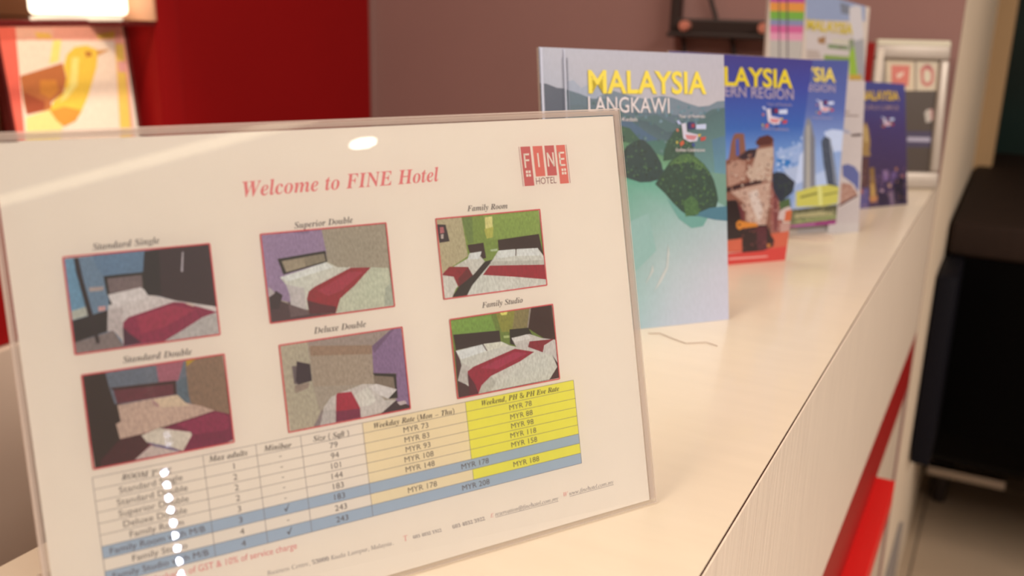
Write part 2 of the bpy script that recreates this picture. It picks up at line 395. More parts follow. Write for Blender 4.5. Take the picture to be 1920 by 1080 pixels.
ART={
"photo1":[["6f8492","-27920 16513 -22221 16584 -22207 12671 -27929 12647"],["667f92","-26804 16538 -24830 16495 -24986 15650 -26508 15662 -26761 16072"],["6d93a5","-27898 16494 -27531 16492 -27272 14151 -27895 14048"],["b9b49f","-27886 14398 -27328 14512 -27272 14151 -27895 14048"],["3a2a2c","-24846 16497 -22221 16584 -22207 13830 -23841 14303 -24507 14586 -24974 14673 -25039 15434"],["2a1f25","-24846 16497 -24270 16520 -24394 14628 -24974 14673 -25039 15434"],["b9a9a5","-23350 16312 -23291 16306 -23415 15469 -23498 15507"],["2b2024","-27898 14022 -26475 14278 -26554 13421 -27918 13133"],["85746c","-27918 13133 -26427 13413 -26104 12691 -27929 12647"],["b79d8e","-27136 15264 -26585 15245 -26604 15083 -27131 15095"],["d59a8d","-26885 14442 -26607 14443 -26629 14266 -26882 14262"],["2e2026","-27544 16504 -27366 16507 -27306 15701 -27123 14267 -26987 12991 -27118 12956 -27300 14128 -27524 15942"],["231a1f","-26533 15665 -25012 15653 -24938 14753 -26420 14721 -26494 14949"],["7b6660","-26396 15539 -25068 15537 -25082 14994 -26394 14936"],["201820","-26394 14936 -26252 14424 -26473 14289 -26445 14724"],["d6c6b8","-26504 14457 -24974 14673 -24610 14610 -23841 14303 -22224 13832 -22207 12671 -24526 12674 -26104 12691 -26166 13032 -26429 13403 -26657 13408"],["c4b2a6","-26473 14289 -25956 14329 -26109 13079 -26191 13036 -26429 13403 -26657 13408"],["e0d0c2","-26451 14889 -25167 15032 -25049 14923 -24880 14578 -26303 14431 -26383 14606"],["8f2844","-26025 13676 -25805 13866 -23954 14261 -23581 14195 -22218 13600 -22843 13455 -23665 13057 -24526 12674 -26123 12705"],["a23048","-25498 13824 -24078 14136 -23075 13831 -24511 13236 -25372 13137"],["4a2436","-26055 13514 -25834 13205 -25417 12769 -26103 12702 -26090 13021"],["b7aca0","-24526 12674 -23664 13068 -22841 13467 -22218 13600 -22207 12671"],["d8b8a0","-23417 14191 -23109 14007 -23170 13958 -23455 14110"]],
"photo2":[["32191f","-27855 11755 -22214 11771 -22156 7911 -27796 7961"],["6a6f76","-26937 11748 -23767 11771 -23732 9803 -26743 10415 -26864 11101"],["a8606a","-24957 11771 -23823 11768 -24169 10941 -24947 10979"],["8c6d55","-23767 11771 -22214 11771 -22225 9143 -23051 9444 -23772 9925 -23832 10568"],["b8902a","-23740 11772 -23271 11771 -23688 11518 -23760 11472"],["5d6a70","-24199 10918 -23797 11078 -23826 9935 -24041 9975 -24268 10359"],["3d1824","-26864 11101 -24247 10972 -24294 10364 -24401 10383 -24399 10838 -26726 10977"],["6a3038","-26726 10977 -24399 10838 -24401 10383 -26643 10397"],["7a2440","-26658 9009 -25019 9076 -22831 9403 -22208 9139 -22156 7911 -26269 7948 -26916 8170"],["8e2a48","-24471 9140 -22783 9336 -22303 9069 -22316 8485 -23721 8531"],["4a1c28","-26717 8954 -25773 8999 -25627 8461 -26268 7959 -27552 7974 -27575 8200"],["c8a58d","-26650 10342 -25288 10373 -24268 10359 -23988 9965 -23461 9753 -22829 9414 -23909 9260 -25068 9114 -25879 8992 -26717 8954 -26793 9592 -26604 9667"],["d9bb98","-25027 10325 -24269 10348 -23988 9965 -23841 9811 -25019 9956 -25242 10308"],["b58a80","-25289 10362 -25054 10104 -25017 9972 -25121 9992 -25289 10147"],["d8c6ad","-25886 8937 -25176 9107 -23923 8687 -23883 8564 -24332 7953 -24798 8233 -25714 8620"],["c9b0a0","-26264 7986 -25576 8451 -24608 8011 -24398 7944"],["7a6a80","-25714 8620 -24798 8233 -24398 7949 -24608 8011 -25375 8353"],["c8b0a0","-22468 7945 -22200 8020 -22167 7913"]],
"photo3":[["a3937a","-19980 16695 -14056 16721 -14054 12789 -19947 12804"],["9a7e94","-19980 16695 -17172 16710 -17072 15715 -17098 15230 -18864 13505 -19950 14004"],["8a7088","-18478 16688 -17738 16690 -17752 16571 -18428 16599"],["4c3638","-19919 13971 -18987 13491 -18185 12991 -16947 12791 -19947 12804"],["6a5250","-19089 13655 -18171 13111 -18192 12932 -19055 12930"],["3a2c2e","-19912 13928 -19568 14194 -19296 13951 -19549 13357 -19916 13406"],["b9a9a0","-19901 14413 -19687 14209 -19642 14084 -19921 13953"],["241a20","-19340 15583 -17103 15718 -17071 15197 -19156 14859"],["8c7c62","-19173 15469 -17181 15592 -17147 15248 -19024 14952"],["a39072","-19116 15439 -18130 15500 -18116 15101 -19004 14961"],["d3ccb5","-19319 14759 -17102 15200 -16628 14903 -15019 14721 -14150 14592 -14065 12809 -17006 12830 -18167 13140 -18987 13491 -18987 14001 -19090 14403"],["c6b8ac","-19090 14403 -18293 14155 -18289 13157 -18987 13491 -18987 14001"],["e2dccb","-19319 14759 -17167 15189 -16814 14954 -16947 14908 -18982 14540"],["c2bfa0","-16971 12856 -16674 13463 -15898 13984 -15021 14709 -14150 14592 -14065 12809"],["a8a890","-14409 13676 -14112 13892 -14090 12825 -14576 12845"],["98222f","-18228 13664 -18097 13980 -17795 14155 -15993 14819 -15019 14721 -15898 13984 -16674 13463 -16962 12824 -18187 12973"],["a83040","-17693 13960 -16081 14625 -15437 14550 -16566 13819 -17225 13657"],["5a1c2c","-18235 13604 -17642 13344 -16907 13124 -16962 12824 -18187 12973"]],
"photo4":[["a89680","-19765 11732 -13858 11743 -13809 7838 -19688 7856"],["a08c7c","-18711 11721 -14303 11737 -15392 11072 -18377 11409"],["b4a488","-19765 11732 -18431 11733 -18399 9674 -18230 8478 -18558 7846 -19688 7856"],["a8927a","-18369 11468 -15388 11102 -15539 9299 -18399 9674"],["9c7c62","-18362 11528 -15387 11115 -15437 10701 -18354 11082"],["8a6a86","-15392 11072 -14303 11737 -13858 11743 -13809 7838 -14550 7976 -14354 9605 -15479 9794"],["755870","-15392 11072 -14303 11737 -14167 11730 -15335 10716"],["6a5a58","-19269 10763 -19047 10727 -19057 9880 -19262 9958"],["97806e","-19241 9882 -18561 9885 -18639 9655 -19253 9532"],["33232e","-19021 10934 -18429 10717 -18428 9954 -19057 9880 -19171 10051"],["8c7a74","-18579 7930 -18054 8629 -18310 7816 -18558 7846"],["241a1e","-15510 9812 -14356 9592 -14413 8432 -14897 8487"],["84705c","-15493 9683 -14509 9459 -14498 8863 -15473 9288"],["3c2a30","-15381 7826 -14572 8364 -13861 7977 -13809 7838"],["cbbcac","-18306 7846 -18016 8684 -17654 9049 -17355 9150 -16058 9389 -15539 9299 -15103 8461 -14505 8352 -15236 7913 -16376 7845 -17542 7864"],["bcaea0","-18306 7846 -18025 8501 -17484 8449 -17554 7866"],["d8ccb8","-16503 8966 -15814 9221 -15497 8533 -15788 8333 -16313 8368"],["a8243a","-17393 9095 -17318 9187 -16646 9136 -16320 8306 -16342 7858 -17554 7872"],["7a2040","-17494 8370 -16323 8288 -16342 7858 -17554 7872"],["dccdbe","-15814 9221 -15407 9289 -14411 8847 -14897 8487 -15337 8757"],["c8b0a8","-14483 8252 -14070 8254 -13986 8096 -14334 8064"]],
"photo5":[["7f9040","-11452 16636 -5600 16635 -5533 12774 -11414 12758"],["8a9c48","-8853 16620 -5600 16635 -5648 15419 -8549 15362"],["6f8040","-10040 16636 -9449 16638 -9531 15326 -9832 15291"],["b8a67e","-11452 16636 -10040 16636 -9902 14705 -11407 14021"],["33232a","-11408 16407 -10934 16344 -10816 15520 -11373 15498"],["b06060","-11263 16245 -11068 16246 -11052 15966 -11284 15942"],["c8b0a0","-11255 15888 -11109 15906 -11136 15682 -11257 15693"],["e0d080","-8753 16511 -8334 16528 -8358 16011 -8786 15917"],["b8b050","-8860 15924 -8320 16007 -8421 15483 -8766 15450"],["3a1e24","-9875 15242 -8976 15271 -8917 14500 -9337 14446 -9806 14893"],["371a20","-8157 15323 -5732 15393 -5578 14243 -8159 14787"],["2c1a1c","-11009 12811 -10589 13270 -8974 14340 -8358 14406 -8856 14060 -10207 12774"],["b8c090","-8643 14891 -8223 14894 -8237 14782 -8617 14795"],["d2c8b4","-11407 14021 -9954 14579 -9240 14634 -9011 14344 -9718 13760 -10741 13223 -11012 12785 -11411 12784"],["90202c","-11396 13988 -10977 14298 -9966 14171 -9759 13731 -10625 13275 -10819 13790 -11383 13921"],["6e1c28","-9968 14152 -9759 13731 -10589 13270 -10579 13663"],["ddd6ca","-9814 14827 -9138 14856 -9294 14494 -9958 14546"],["d3ccb8","-10207 12774 -9854 13246 -8683 14241 -8197 14791 -5896 14689 -5578 14243 -5549 12776"],["c0b8a4","-8775 14104 -8675 14307 -5610 14040 -5598 13797"],["e0dacb","-8197 14791 -7217 14770 -7235 14420 -8358 14406"],["e0dacb","-7116 14760 -5880 14687 -5741 14295 -7158 14412"],["9c2230","-9203 13686 -8775 14104 -5598 13797 -5591 13037 -7474 13396"],["55403c","-7201 14769 -7139 14762 -7202 14430 -7257 14436"]],
"photo6":[["6f7f38","-11308 11711 -5390 11715 -5346 7859 -11240 7824"],["7c9a42","-11293 11656 -8989 11667 -8784 10831 -11155 10980"],["8a7a4c","-7596 11714 -6688 11715 -6942 10721 -8018 10788"],["8f8a3c","-8681 11692 -7598 11694 -7881 10632 -8490 10721"],["3c1a20","-6688 11715 -5390 11715 -5388 9862 -6045 10030 -6967 10704"],["9a8a78","-6730 11700 -6633 11715 -6911 10710 -6981 10720"],["ece070","-8453 11681 -8028 11684 -8083 11543 -8391 11552"],["b0b870","-8399 10518 -8054 10487 -8067 10374 -8375 10393"],["331a24","-11170 10982 -8594 10817 -8587 10228 -9613 10250 -11103 10195"],["2a181c","-8018 10788 -6927 10712 -6734 10326 -7304 10205 -7807 9940 -8067 10047"],["4a3030","-11177 10193 -5358 9074 -5354 7860 -11240 7824"],["cfc2b2","-7955 10337 -6886 10383 -6202 10074 -5396 9863 -5391 8659 -5664 9123 -6916 9459 -7738 9861"],["e0d4c4","-7957 10317 -7044 10393 -6754 10157 -7787 10107"],["8a1c30","-7058 9742 -6930 10011 -5440 9912 -6087 9676 -6209 9334"],["d0c8b4","-11119 10184 -9610 10270 -8547 10243 -8113 9987 -6830 9514 -5664 9123 -5432 8456 -5975 7882 -10121 7876 -10794 8475 -11193 8710 -10882 9286 -10943 9694"],["c0b4a4","-10851 9546 -10475 9286 -10623 8978 -10649 8450 -11193 8710"],["e0dacc","-11123 10152 -9649 10262 -9425 9919 -10868 9715"],["e0d6bc","-9594 10281 -8585 10248 -8191 9985 -9388 9914"],["6a5a54","-9647 10275 -9572 10277 -9388 9914 -9464 9912"],["9a2438","-10612 9075 -10257 9250 -7827 9772 -6719 9441 -7595 9086 -9352 8629 -9926 8257 -10135 7891 -10644 7876"],["a83048","-9897 9124 -7847 9605 -7159 9428 -9013 8910"],["5a2030","-10623 8978 -10285 8386 -10135 7891 -10644 7876"],["bdb5a2","-10120 7889 -9927 8244 -9353 8616 -9084 8313 -9440 7889"]],
"lang":[["c6bec2|cdbfc2|d8c6c0|b9b9c0","-17585 24158 700 23454 568 17133 -17880 17512"],["b0b2bc","-14815 20708 -14245 20832 -13558 20192 -13073 20401 -12351 20481 -10676 19869 -9226 19075 -14896 18724"],["7d8a92|7d8a92|7d8a92|7d8a92","-12148 19455 -10673 19955 -9456 19598 -7724 19231 -6199 19476 -5078 19331 -3900 18918 -2602 18543 -1543 18618 -737 18967 716 19039 648 15763 -12273 16104"],["4e5462","-17969 20643 -16594 20551 -15679 20209 -14885 20161 -15012 17028 -18128 17098"],["61747c","-14888 20076 -13813 19770 -12635 19332 -11184 19315 -10221 18871 -8258 18190 681 17359 567 11860 -15195 12539"],["55706e","-10726 18447 -8775 17675 -6753 17945 -5139 17162 -3155 17434 -1285 18299 705 18495 567 11860 -10942 12356"],["5c6e74|5c6e74|5c6e74|5c6e74|5c6e74|5c6e74|86989a|86989a","-14940 18809 -13610 18875 -12198 18126 -10734 18231 -9279 17510 -7557 16508 -7601 15097 -15082 15324"],["4c6266|4c6266|4c6266|4c6266|4c6266|4c6266|74908e|74908e","-9792 16998 -8528 17583 -7027 17289 -5776 16465 -4743 16530 -3720 15878 -3773 13855 -9892 14071"],["4f6a80","-10266 17573 -9033 17418 -7560 16420 -6310 15725 -6599 14623 -10379 14307"],["4a7568|4a7568|6a9070|6a9070","-10334 15617 -6306 15858 610 13931 567 11860"],["*120:2.0:5f7c78|4c6864|6b8680|56726c|486a70","-14917 19359 681 17359 610 13931 -15117 14469"],["*60:2.0:6c8c92|7c969e|5c8088","-12161 19112 705 18495 672 16904 -12217 17611"],["5f8a5c|5f8a5c|6c9668|6c9668|7cae84|7cae84","-10322 15965 -8841 15662 -6851 14720 -5224 14131 -5252 13145 -10379 14307"],["55726e|55726e|4f6c6a|4f6c6a|4f6c6a|6f968e|6f968e","-3705 16416 -2640 17020 -1295 17894 -216 18282 702 18359 586 12781 -3271 12933"],["567c90|567c90|6c98a0|6c98a0","-1345 15725 658 16220 582 12551 -1144 12849"],["7ba088","-1943 13017 583 12643 519 9545 -938 10084"],["5aa882|6ab090|a8c2b4|84b49a","-10911 13232 -5268 12561 -5366 9087 -11046 9407"],["6ab090|a8c0b8|c8ccc8|a8c2b4","-5268 12561 1228 9275 1216 8715 -5366 9087"],["84b49a|a8c2b4|c6cdc6|96bca8","-11046 9407 -5366 9087 -5486 4849 -11192 5278"],["a8c2b4|c8ccc8|dccfd2|c6cdc6","-5366 9087 1216 8715 1130 4352 -5486 4849"],["96bca8|c6cdc6|d2ced2|a4c6ba","-11192 5278 -5486 4849 -5661 -1384 -11407 -794"],["c6cdc6|dccfd2|ddd0d8|d2ced2","-5486 4849 1130 4352 1002 -2068 -5661 -1384"],["2e4440","-10595 13789 -10376 14395 -9959 14994 -9343 15589 -8633 15920 -8030 15904 -7438 15446 -6851 14720 -6364 13902 -6231 13183 -6609 12572 -7432 12383 -8446 12381 -9636 12785 -10521 13085"],["3d6048","-10281 17139 -9299 16900 -8332 15912 -9340 15676 -10322 15965"],["365440","-6205 14075 -6022 15050 -5588 15838 -5053 16537 -4422 16879 -3804 16642 -3298 15957 -3127 14420"],["*90:1.5:2a3e38|3c5844|4c6c48|24362e","-10042 16916 -8332 15912 -6376 13501 -7018 12589 -10174 13071"],["*50:1.5:46664c|2c4838|54744c","-5897 15847 -4217 16785 -3190 16089 -3331 14698 -5632 14323"],["76aa98","-5936 10926 -3889 9460 -1763 9344 -2429 8369 -3603 8255 -4842 9148"],["2f4a3a","-7030 12187 -6603 12750 -6072 13356 -5538 14007 -4905 14434 -4171 14634 -3439 14566 -2817 14184 -2194 13664 -1676 13007 -1265 12259 -1015 11423 -872 10588 -1105 9862 -1868 9442 -2728 9259 -3892 9323 -4615 9818 -5327 10489 -6130 11385"],["4e7040","-5756 13612 -5223 14175 -4486 14554 -3753 14621 -3024 14327 -2297 13758 -1678 12916 -2516 13494 -3456 13935 -4503 13926"],["*170:1.5:2c4434|3e5c42|52743e|284030|486848","-6823 12268 -5227 14041 -3755 14531 -2611 13951 -1032 10688 -1320 9873 -2724 9397 -3889 9460 -5323 10625"],["*40:1.2:6a8c48|5c7c44","-5598 13696 -3754 14576 -2611 13951 -1683 12733 -3772 13901"],["4e7f8c","-3362 9386 -1750 9896 529 10009 500 8616 -1236 8854"],["4c7040","-4332 10576 -3530 11082 -2909 10505 -2831 9402 -4156 9292"],["*24:1.0:5c8048|3c5c38","-4230 10480 -3532 10991 -2962 10507 -2934 9500 -4101 9380"],["9fc0b0","-10065 8996 -7768 9761 -7098 6562 -9714 4491"],["dcd6c6","-6156 5128 -5945 7031 -5838 6248 -6004 4980 -6661 3886 -7409 3123 -6753 4259"],["d6d2c2","-7721 4699 -7493 5409 -7382 4855 -7890 4211 -8264 3740"],["e8d8dc","-4353 17136 -3909 17203 -3841 16441 -3133 16272 -2687 16184 -2880 15653 -3596 15596 -4209 15918"],["2c2c66","-3730 17275 -3018 17261 -3034 16651 -3746 16667"],["b03040","-3378 17116 -3067 17109 -3074 16805 -3386 16812"],["d8d8e8","-2935 17030 -1946 17086 -1957 16626 -2944 16649"],["e08888","-4024 16217 -2779 16110 -3146 15737 -3857 15832"],["d8483c","-2514 15950 -1972 16013 -2070 15708 -2521 15643"],["e06038","-4573 15547 -4213 15766 -4133 15459 -4493 15241"],["e8c040","-2777 16186 -2506 16256 -2512 16027 -2781 16033"],["c8c8e0","-4875 17374 -4609 17444 -4353 17136 -4619 17066"],["e08060","-4894 16694 -4716 16765 -4634 16536 -4812 16465"],["d8c050","-4921 15709 -4745 15704 -4751 15476 -4927 15481"],["3c4c90","-3422 15439 -3152 15508 -3071 15199 -3339 15207"]],
"blue":[["463a80|463a80|3f489a|3f489a","-19288 22580 615 22177 220 18668 -18943 19074"],["3f489a|3f489a|3a62ac|3f6cb0","-18943 19074 220 18668 206 14800 -18484 14422"],["3f6cb0|3a62ac|6f93c8|6f93c8","-18484 14422 206 14800 -1 11984 -18249 12032"],["6f93c8|6f93c8|8f9ec0|8f9ec0","-18249 12032 -1 11984 373 5573 -17710 6564"],["9fb0d4","-3059 12081 -2093 12332 175 12972 440 11398 -326 10853 -2566 11075"],["2f76b8","-2864 11369 -1059 11164 -1066 10163 -2454 10360"],["*40:3.0:a8b8da|90a8d0|b8c4dc","-3191 12927 79 13539 881 8783 -2228 8917"],["b4bcd2","-1751 10190 240 10545 379 7637 -807 8566"],["8f5a48","-9628 11118 -8806 11574 -8726 13361 -8501 14065 -8199 14194 -7303 14117 -6786 12061 -6400 12327 -5454 12575 -3988 13785 -3612 13497 -3157 11096 -3079 8954 -2182 8627 -731 3252 -8532 2722"],["4a5ca0","-8223 13552 -7845 13611 -7573 11878 -7953 11822"],["5a2c28","-5782 13140 -5453 13685 -4340 13933 -3518 13425 -3848 12876 -5402 12783"],["3a2830","-7772 11677 -6584 12471 -5526 12508 -5558 11602 -7080 11375"],["c9a890","-6553 9952 -5724 11047 -5433 12436 -3482 12656 -3242 11099 -3248 8961 -5789 9213"],["b88a74","-8955 10885 -7733 11397 -6733 11223 -6452 9241 -8492 8624"],["3a2024","-9233 8093 -8492 8624 -4451 9156 -4398 8796 -6517 8534 -8416 8054"],["c49c86","-8088 8038 -6497 8391 -3248 8961 -3062 6638 -3173 4000 -5564 4146 -6086 6650"],["d9bfae","-5937 7936 -4806 8170 -3783 5801 -3904 4340 -4972 5866"],["*150:1.5:a87058|6a3a34|c89a84|8c5648|dab8a0|55302c|e0c4ac","-8688 11292 -5392 12155 -3395 12092 -3160 8382 -2609 3668 -5309 3542 -8176 7473"],["241418","-8948 7156 -7311 7144 -6318 5940 -5713 2829 -8385 2859"],["6a2c30","-7106 6847 -6150 5931 -5859 4457 -5734 2978 -6612 5666"],["9c5a50","-3204 8672 -1817 8466 -783 3255 -2390 3357"],["7a3c3c","-2819 8367 -2393 8347 -1543 3453 -1978 3480"],["*60:1.3:b07868|7c4440|8c5850|d0a090","-3182 8527 -1891 8397 -842 3409 -2401 3432"],["2f3440","-3178 9817 -2646 9967 -1693 9829 -925 9294 -116 8753 -231 7666 -1066 6975 -1676 6494 -2860 8080"],["50623c","-1860 6576 -569 7097 -202 5901 -1547 5679"],["*40:1.2:20262c|3c4c34|4a5a3c","-2851 9661 -1682 9757 -509 8843 -405 7674 -1561 6854 -2559 7776"],["d0b4a8","-1707 4727 -1622 5609 -1074 5948 -413 6134 -90 5747 -134 4412"],["d0643c","-840 5566 -90 5747 118 4472 -835 4453"],["c09080","-1324 4259 142 4321 163 3120 -1157 3204"],["cf5c40","-9021 2682 126 3348 205 1452 -8858 1419"],["d23c34","-8839 1270 180 1606 28 -293 -8665 -81"],["e9a090","-7361 775 -2418 713 -2394 560 -7336 595"],["2a1418","-6229 4114 -4395 4222 -3034 4214 -2343 3055 -1814 2421 -1796 1743 -3111 1307 -5747 1270"],["54202a","-4373 4073 -3011 4064 -2612 1422 -3804 1356"],["*40:1.3:6a2c30|1a0c10|84403c|3a1a20","-6134 4035 -2482 3958 -1808 1819 -3122 1383 -5673 1339"],["d8802c","-6972 4670 -6644 4942 -6153 4767 -4257 4435 -4207 4093 -6050 4029 -6491 3837 -6868 4153"],["201014","-6694 4581 -6425 4565 -6390 4314 -6659 4330"],["c87838","-2704 2031 -2280 2077 -2222 1697 -2611 1648"],["e8d8dc","-4961 16571 -4501 16642 -4286 15853 -3501 15680 -3011 15592 -3114 15038 -3867 14975 -4581 15306"],["2c2c66","-4325 16717 -3567 16706 -3468 16075 -4228 16088"],["b03040","-3922 16554 -3589 16549 -3540 16234 -3873 16239"],["d8d8e8","-3434 16468 -2396 16530 -2320 16055 -3372 16073"],["e08888","-4439 15619 -3094 15514 -3414 15124 -4189 15219"],["d8483c","-2781 15349 -2217 15417 -2262 15100 -2731 15030"],["e06038","-4900 14918 -4557 15148 -4413 14828 -4757 14598"],["e8c040","-3107 15594 -2832 15668 -2794 15429 -3081 15435"],["c8c8e0","-5559 16814 -5290 16888 -4961 16571 -5231 16497"],["e08060","-5454 16109 -5278 16185 -5148 15947 -5325 15872"],["d8c050","-5301 15084 -5113 15080 -5077 14843 -5266 14847"],["3c4c90","-3651 14811 -3377 14885 -3231 14563 -3518 14569"]],
"sec":[["4c4f90|4c5490|5666a4|5666a4","-17996 20088 770 19725 425 13729 -17625 13999"],["5666a4|5666a4|8fa4cc|8fa4cc","-17625 13999 425 13729 353 8701 -17335 9241"],["8fa4cc|8fa4cc|a8b0c8|a8b0c8","-17335 9241 353 8701 876 1590 -16926 2524"],["c6cce0","-6681 7827 -5559 9037 -5240 5416 -6263 5143"],["c8cee2","-2798 11144 -1671 11430 56 11235 238 8863 -1410 8755"],["b8c2da","-3676 6145 -2364 6571 -540 5863 -17 4556 -3351 4700"],["8a8688","-5252 4465 -5680 11057 -5371 12667 -5146 12893 -4783 12425 -4028 10396 -3433 4544"],["b4a898","-5309 11974 -4968 11966 -4258 4501 -4720 4521"],["6e6a70","-4627 11959 -4219 10401 -3685 4555 -3917 4566"],["434a58","-3079 10059 -2657 10673 -1855 10340 -1344 9069 -155 4562 -1716 4870 -2552 7528"],["*40:1.0:5c6470|343a48|7c808a","-2887 10054 -1847 10262 -330 4730 -1723 4950 -2494 7526"],["8c8e98","-1983 10265 -1750 10259 -346 4892 -681 4906"],["c9bc55","-6222 4223 -3168 4820 -1618 4866 26 4521 577 2584 -2156 2316 -6028 2400"],["7f7838","-5524 3651 -3097 4050 -3073 3792 -5502 3395"],["8f8640","-2196 3768 -59 3993 -38 3782 -2173 3526"],["dcd27c","-3168 4820 -2584 4795 -2200 2366 -2705 2343"],["6c6848","-6946 2000 -4668 2202 294 2436 291 476 -6771 -93"],["4a4430","-6578 2141 -2721 2102 20 2205 60 1796 -6553 1852"],["b0a070","-6140 1478 -2291 1675 -298 1407 -663 1101 -6110 1123"],["8a8c58","-6085 833 125 1140 175 646 -6043 348"],["*110:1.0:5a5a38|8c8454|b0a070|48482c|7c7a48|c4b480","-6578 2141 20 2205 183 564 -6792 149"],["96286c","-7557 194 28 523 -80 5 -7502 -468"],["b45c90","-6412 176 -3136 262 -3111 -16 -6384 -148"],["5a88b8","-25 8554 270 8545 350 6789 192 6795"],["e8d8dc","-3820 14712 -3446 14769 -3312 14153 -2690 14022 -2301 13955 -2413 13524 -3019 13472 -3576 13727"],["2c2c66","-3300 14828 -2690 14821 -2643 14329 -3253 14337"],["b03040","-2984 14702 -2717 14698 -2693 14452 -2960 14456"],["d8d8e8","-2596 14636 -1759 14687 -1723 14317 -2566 14328"],["e08888","-3447 13971 -2372 13894 -2648 13590 -3266 13661"],["d8483c","-2130 13767 -1674 13822 -1727 13575 -2106 13519"],["e06038","-3852 13424 -3565 13604 -3465 13356 -3753 13176"],["e8c040","-2378 13956 -2154 14014 -2136 13829 -2366 13832"],["c8c8e0","-4292 14901 -4070 14959 -3820 14712 -4042 14653"],["e08060","-4241 14350 -4095 14409 -4002 14224 -4148 14165"],["d8c050","-4167 13552 -4015 13550 -3998 13365 -4150 13367"],["3c4c90","-2854 13346 -2631 13404 -2530 13155 -2760 13159"]],
"wh":[["cdb8ac","-9955 18922 -3 18887 212 -174 -9238 235"],["8a7068","-3192 14922 -2195 14875 -2187 14716 -3184 14764"],["8a7068","-3666 14486 -766 14373 -758 14212 -3659 14327"],["a8a0aa","-3879 12740 -3492 12923 -2889 12798 -1868 12375 -2056 12139 -3467 12412"],["54403c","-1853 12086 -245 12176 -228 11853 -1740 11826"],["5f6290","-2971 8377 -2074 8507 -1045 8146 -289 7301 -269 5001 -1138 6025 -2807 7073"],["b0806c","-2968 6265 -1545 6042 -576 5015 -448 4515 -3042 3653"],["*40:1.2:d0a890|90604c|c49480|7c5048","-2960 6102 -1536 5878 -568 4850 -2949 3812"],["5a3030","-3240 3580 -458 4713 -345 4510 -3226 3301"],["c2aea4","-3608 2860 -234 4340 46 1006 -3529 1210"],["c6b4a8","-9288 1538 -66 1179 5 -162 -9238 235"]],
"dk":[["454a80|4c4a84|4a3a66|45355e","-10371 18107 1443 17603 1248 11207 -10622 11593"],["45355e|4a3a66|463250|40304a","-10622 11593 1248 11207 1052 4755 -10861 5388"],["40304a|463250|3c2c44|3c2c44","-10861 5388 1052 4755 877 -985 -11088 -500"],["a07a48","-8320 11518 -7723 11958 -7253 10931 -6988 9076 -7232 7977 -6953 7223 -8655 7265"],["c8a468","-8006 11141 -7664 11497 -7490 9281 -7953 9115"],["8a6438","-7242 5567 -6421 5618 -6246 3275 -5887 1004 -6930 698 -7403 1104"],["c89850","-7093 3326 -6632 3298 -6441 1415 -7012 1266"],["5a3a38","-8919 6946 -7393 7059 -7540 2980 -9196 2894"],["5c5078","-9707 2740 -7547 2794 -7655 -188 -9819 -220"],["b05838","-9459 2632 -8698 2678 -8718 2122 -9354 2070"],["b87848","-7466 1482 -5919 1569 -5945 820 -7238 719"],["7a5a80","-4761 5064 -3714 5196 -3634 3686 -4682 3559"],["8c6c90","-4514 4676 -3987 4835 -3954 4269 -4478 4204"],["c09070","-3783 3130 -3256 3193 -3223 2624 -3698 2559"],["b08a90","-5369 2473 -4721 2433 -4734 2057 -5331 2095"],["6a5078","-3209 4605 -2146 4925 -2207 3036 -3128 3091"],["a06850","-2397 5316 -1866 5383 -1829 4908 -2305 4896"],["241c2c","-2709 3822 -585 3892 -565 267 -2696 221"],["7a6070","-3560 1983 -2768 2028 -2696 221 -3488 181"],["9a6060","-1105 4301 -570 4366 -532 3889 -1012 3878"],["*130:1.3:6c5a7c|8c6c90|a87890|54406c|c09880|302438|7c5468|b87858","-9359 5308 -276 5206 -437 67 -9560 -53"],["*50:1.4:54405c|5c4468|40304c","-5856 10698 -105 10686 -282 5016 -6045 5319"],["302438","-5899 2131 -3834 1623 -3878 302 -5707 239"],["e8d8dc","-4372 12405 -3997 12448 -3941 11911 -3346 11786 -2972 11720 -3135 11350 -3737 11316 -4252 11546"],["2c2c66","-3846 12497 -3248 12480 -3262 12051 -3861 12069"],["b03040","-3551 12381 -3289 12374 -3296 12159 -3558 12167"],["d8d8e8","-3178 12317 -2349 12346 -2359 12024 -3187 12049"],["e08888","-4096 11755 -3049 11669 -3359 11411 -3955 11483"],["d8483c","-2827 11555 -2374 11594 -2456 11381 -2835 11340"],["e06038","-4559 11289 -4256 11440 -4189 11223 -4492 11073"],["e8c040","-3048 11723 -2820 11769 -2826 11608 -3051 11615"],["c8c8e0","-4812 12578 -4588 12625 -4372 12405 -4597 12359"],["e08060","-4829 12099 -4679 12147 -4610 11985 -4760 11936"],["d8c050","-4853 11405 -4704 11401 -4710 11240 -4858 11245"],["3c4c90","-3591 11203 -3364 11250 -3296 11033 -3521 11040"]],
"rain":[["b83c8c","-17251 14176 -11564 14186 -11251 10502 -16978 10477"],["e8903c","-16978 10477 -11251 10502 -11149 9297 -16891 9291"],["78a83c","-16891 9291 -11149 9297 -11053 8159 -16808 8169"],["8c88a4","-16808 8169 -11053 8159 -10986 7373 -16751 7396"],["d8608c","-16751 7396 -10986 7373 -10904 6405 -16681 6443"],["e898a8","-16681 6443 -10904 6405 -10819 5398 -16607 5451"],["c4b4a4","-16607 5451 -10819 5398 -10209 -1798 -16077 -1744"],["3c2c40","-15897 14220 -15724 14226 -14409 -1760 -14588 -1758"],["3c2c40","-14598 14262 -14381 14269 -13019 -1772 -13222 -1771"]],
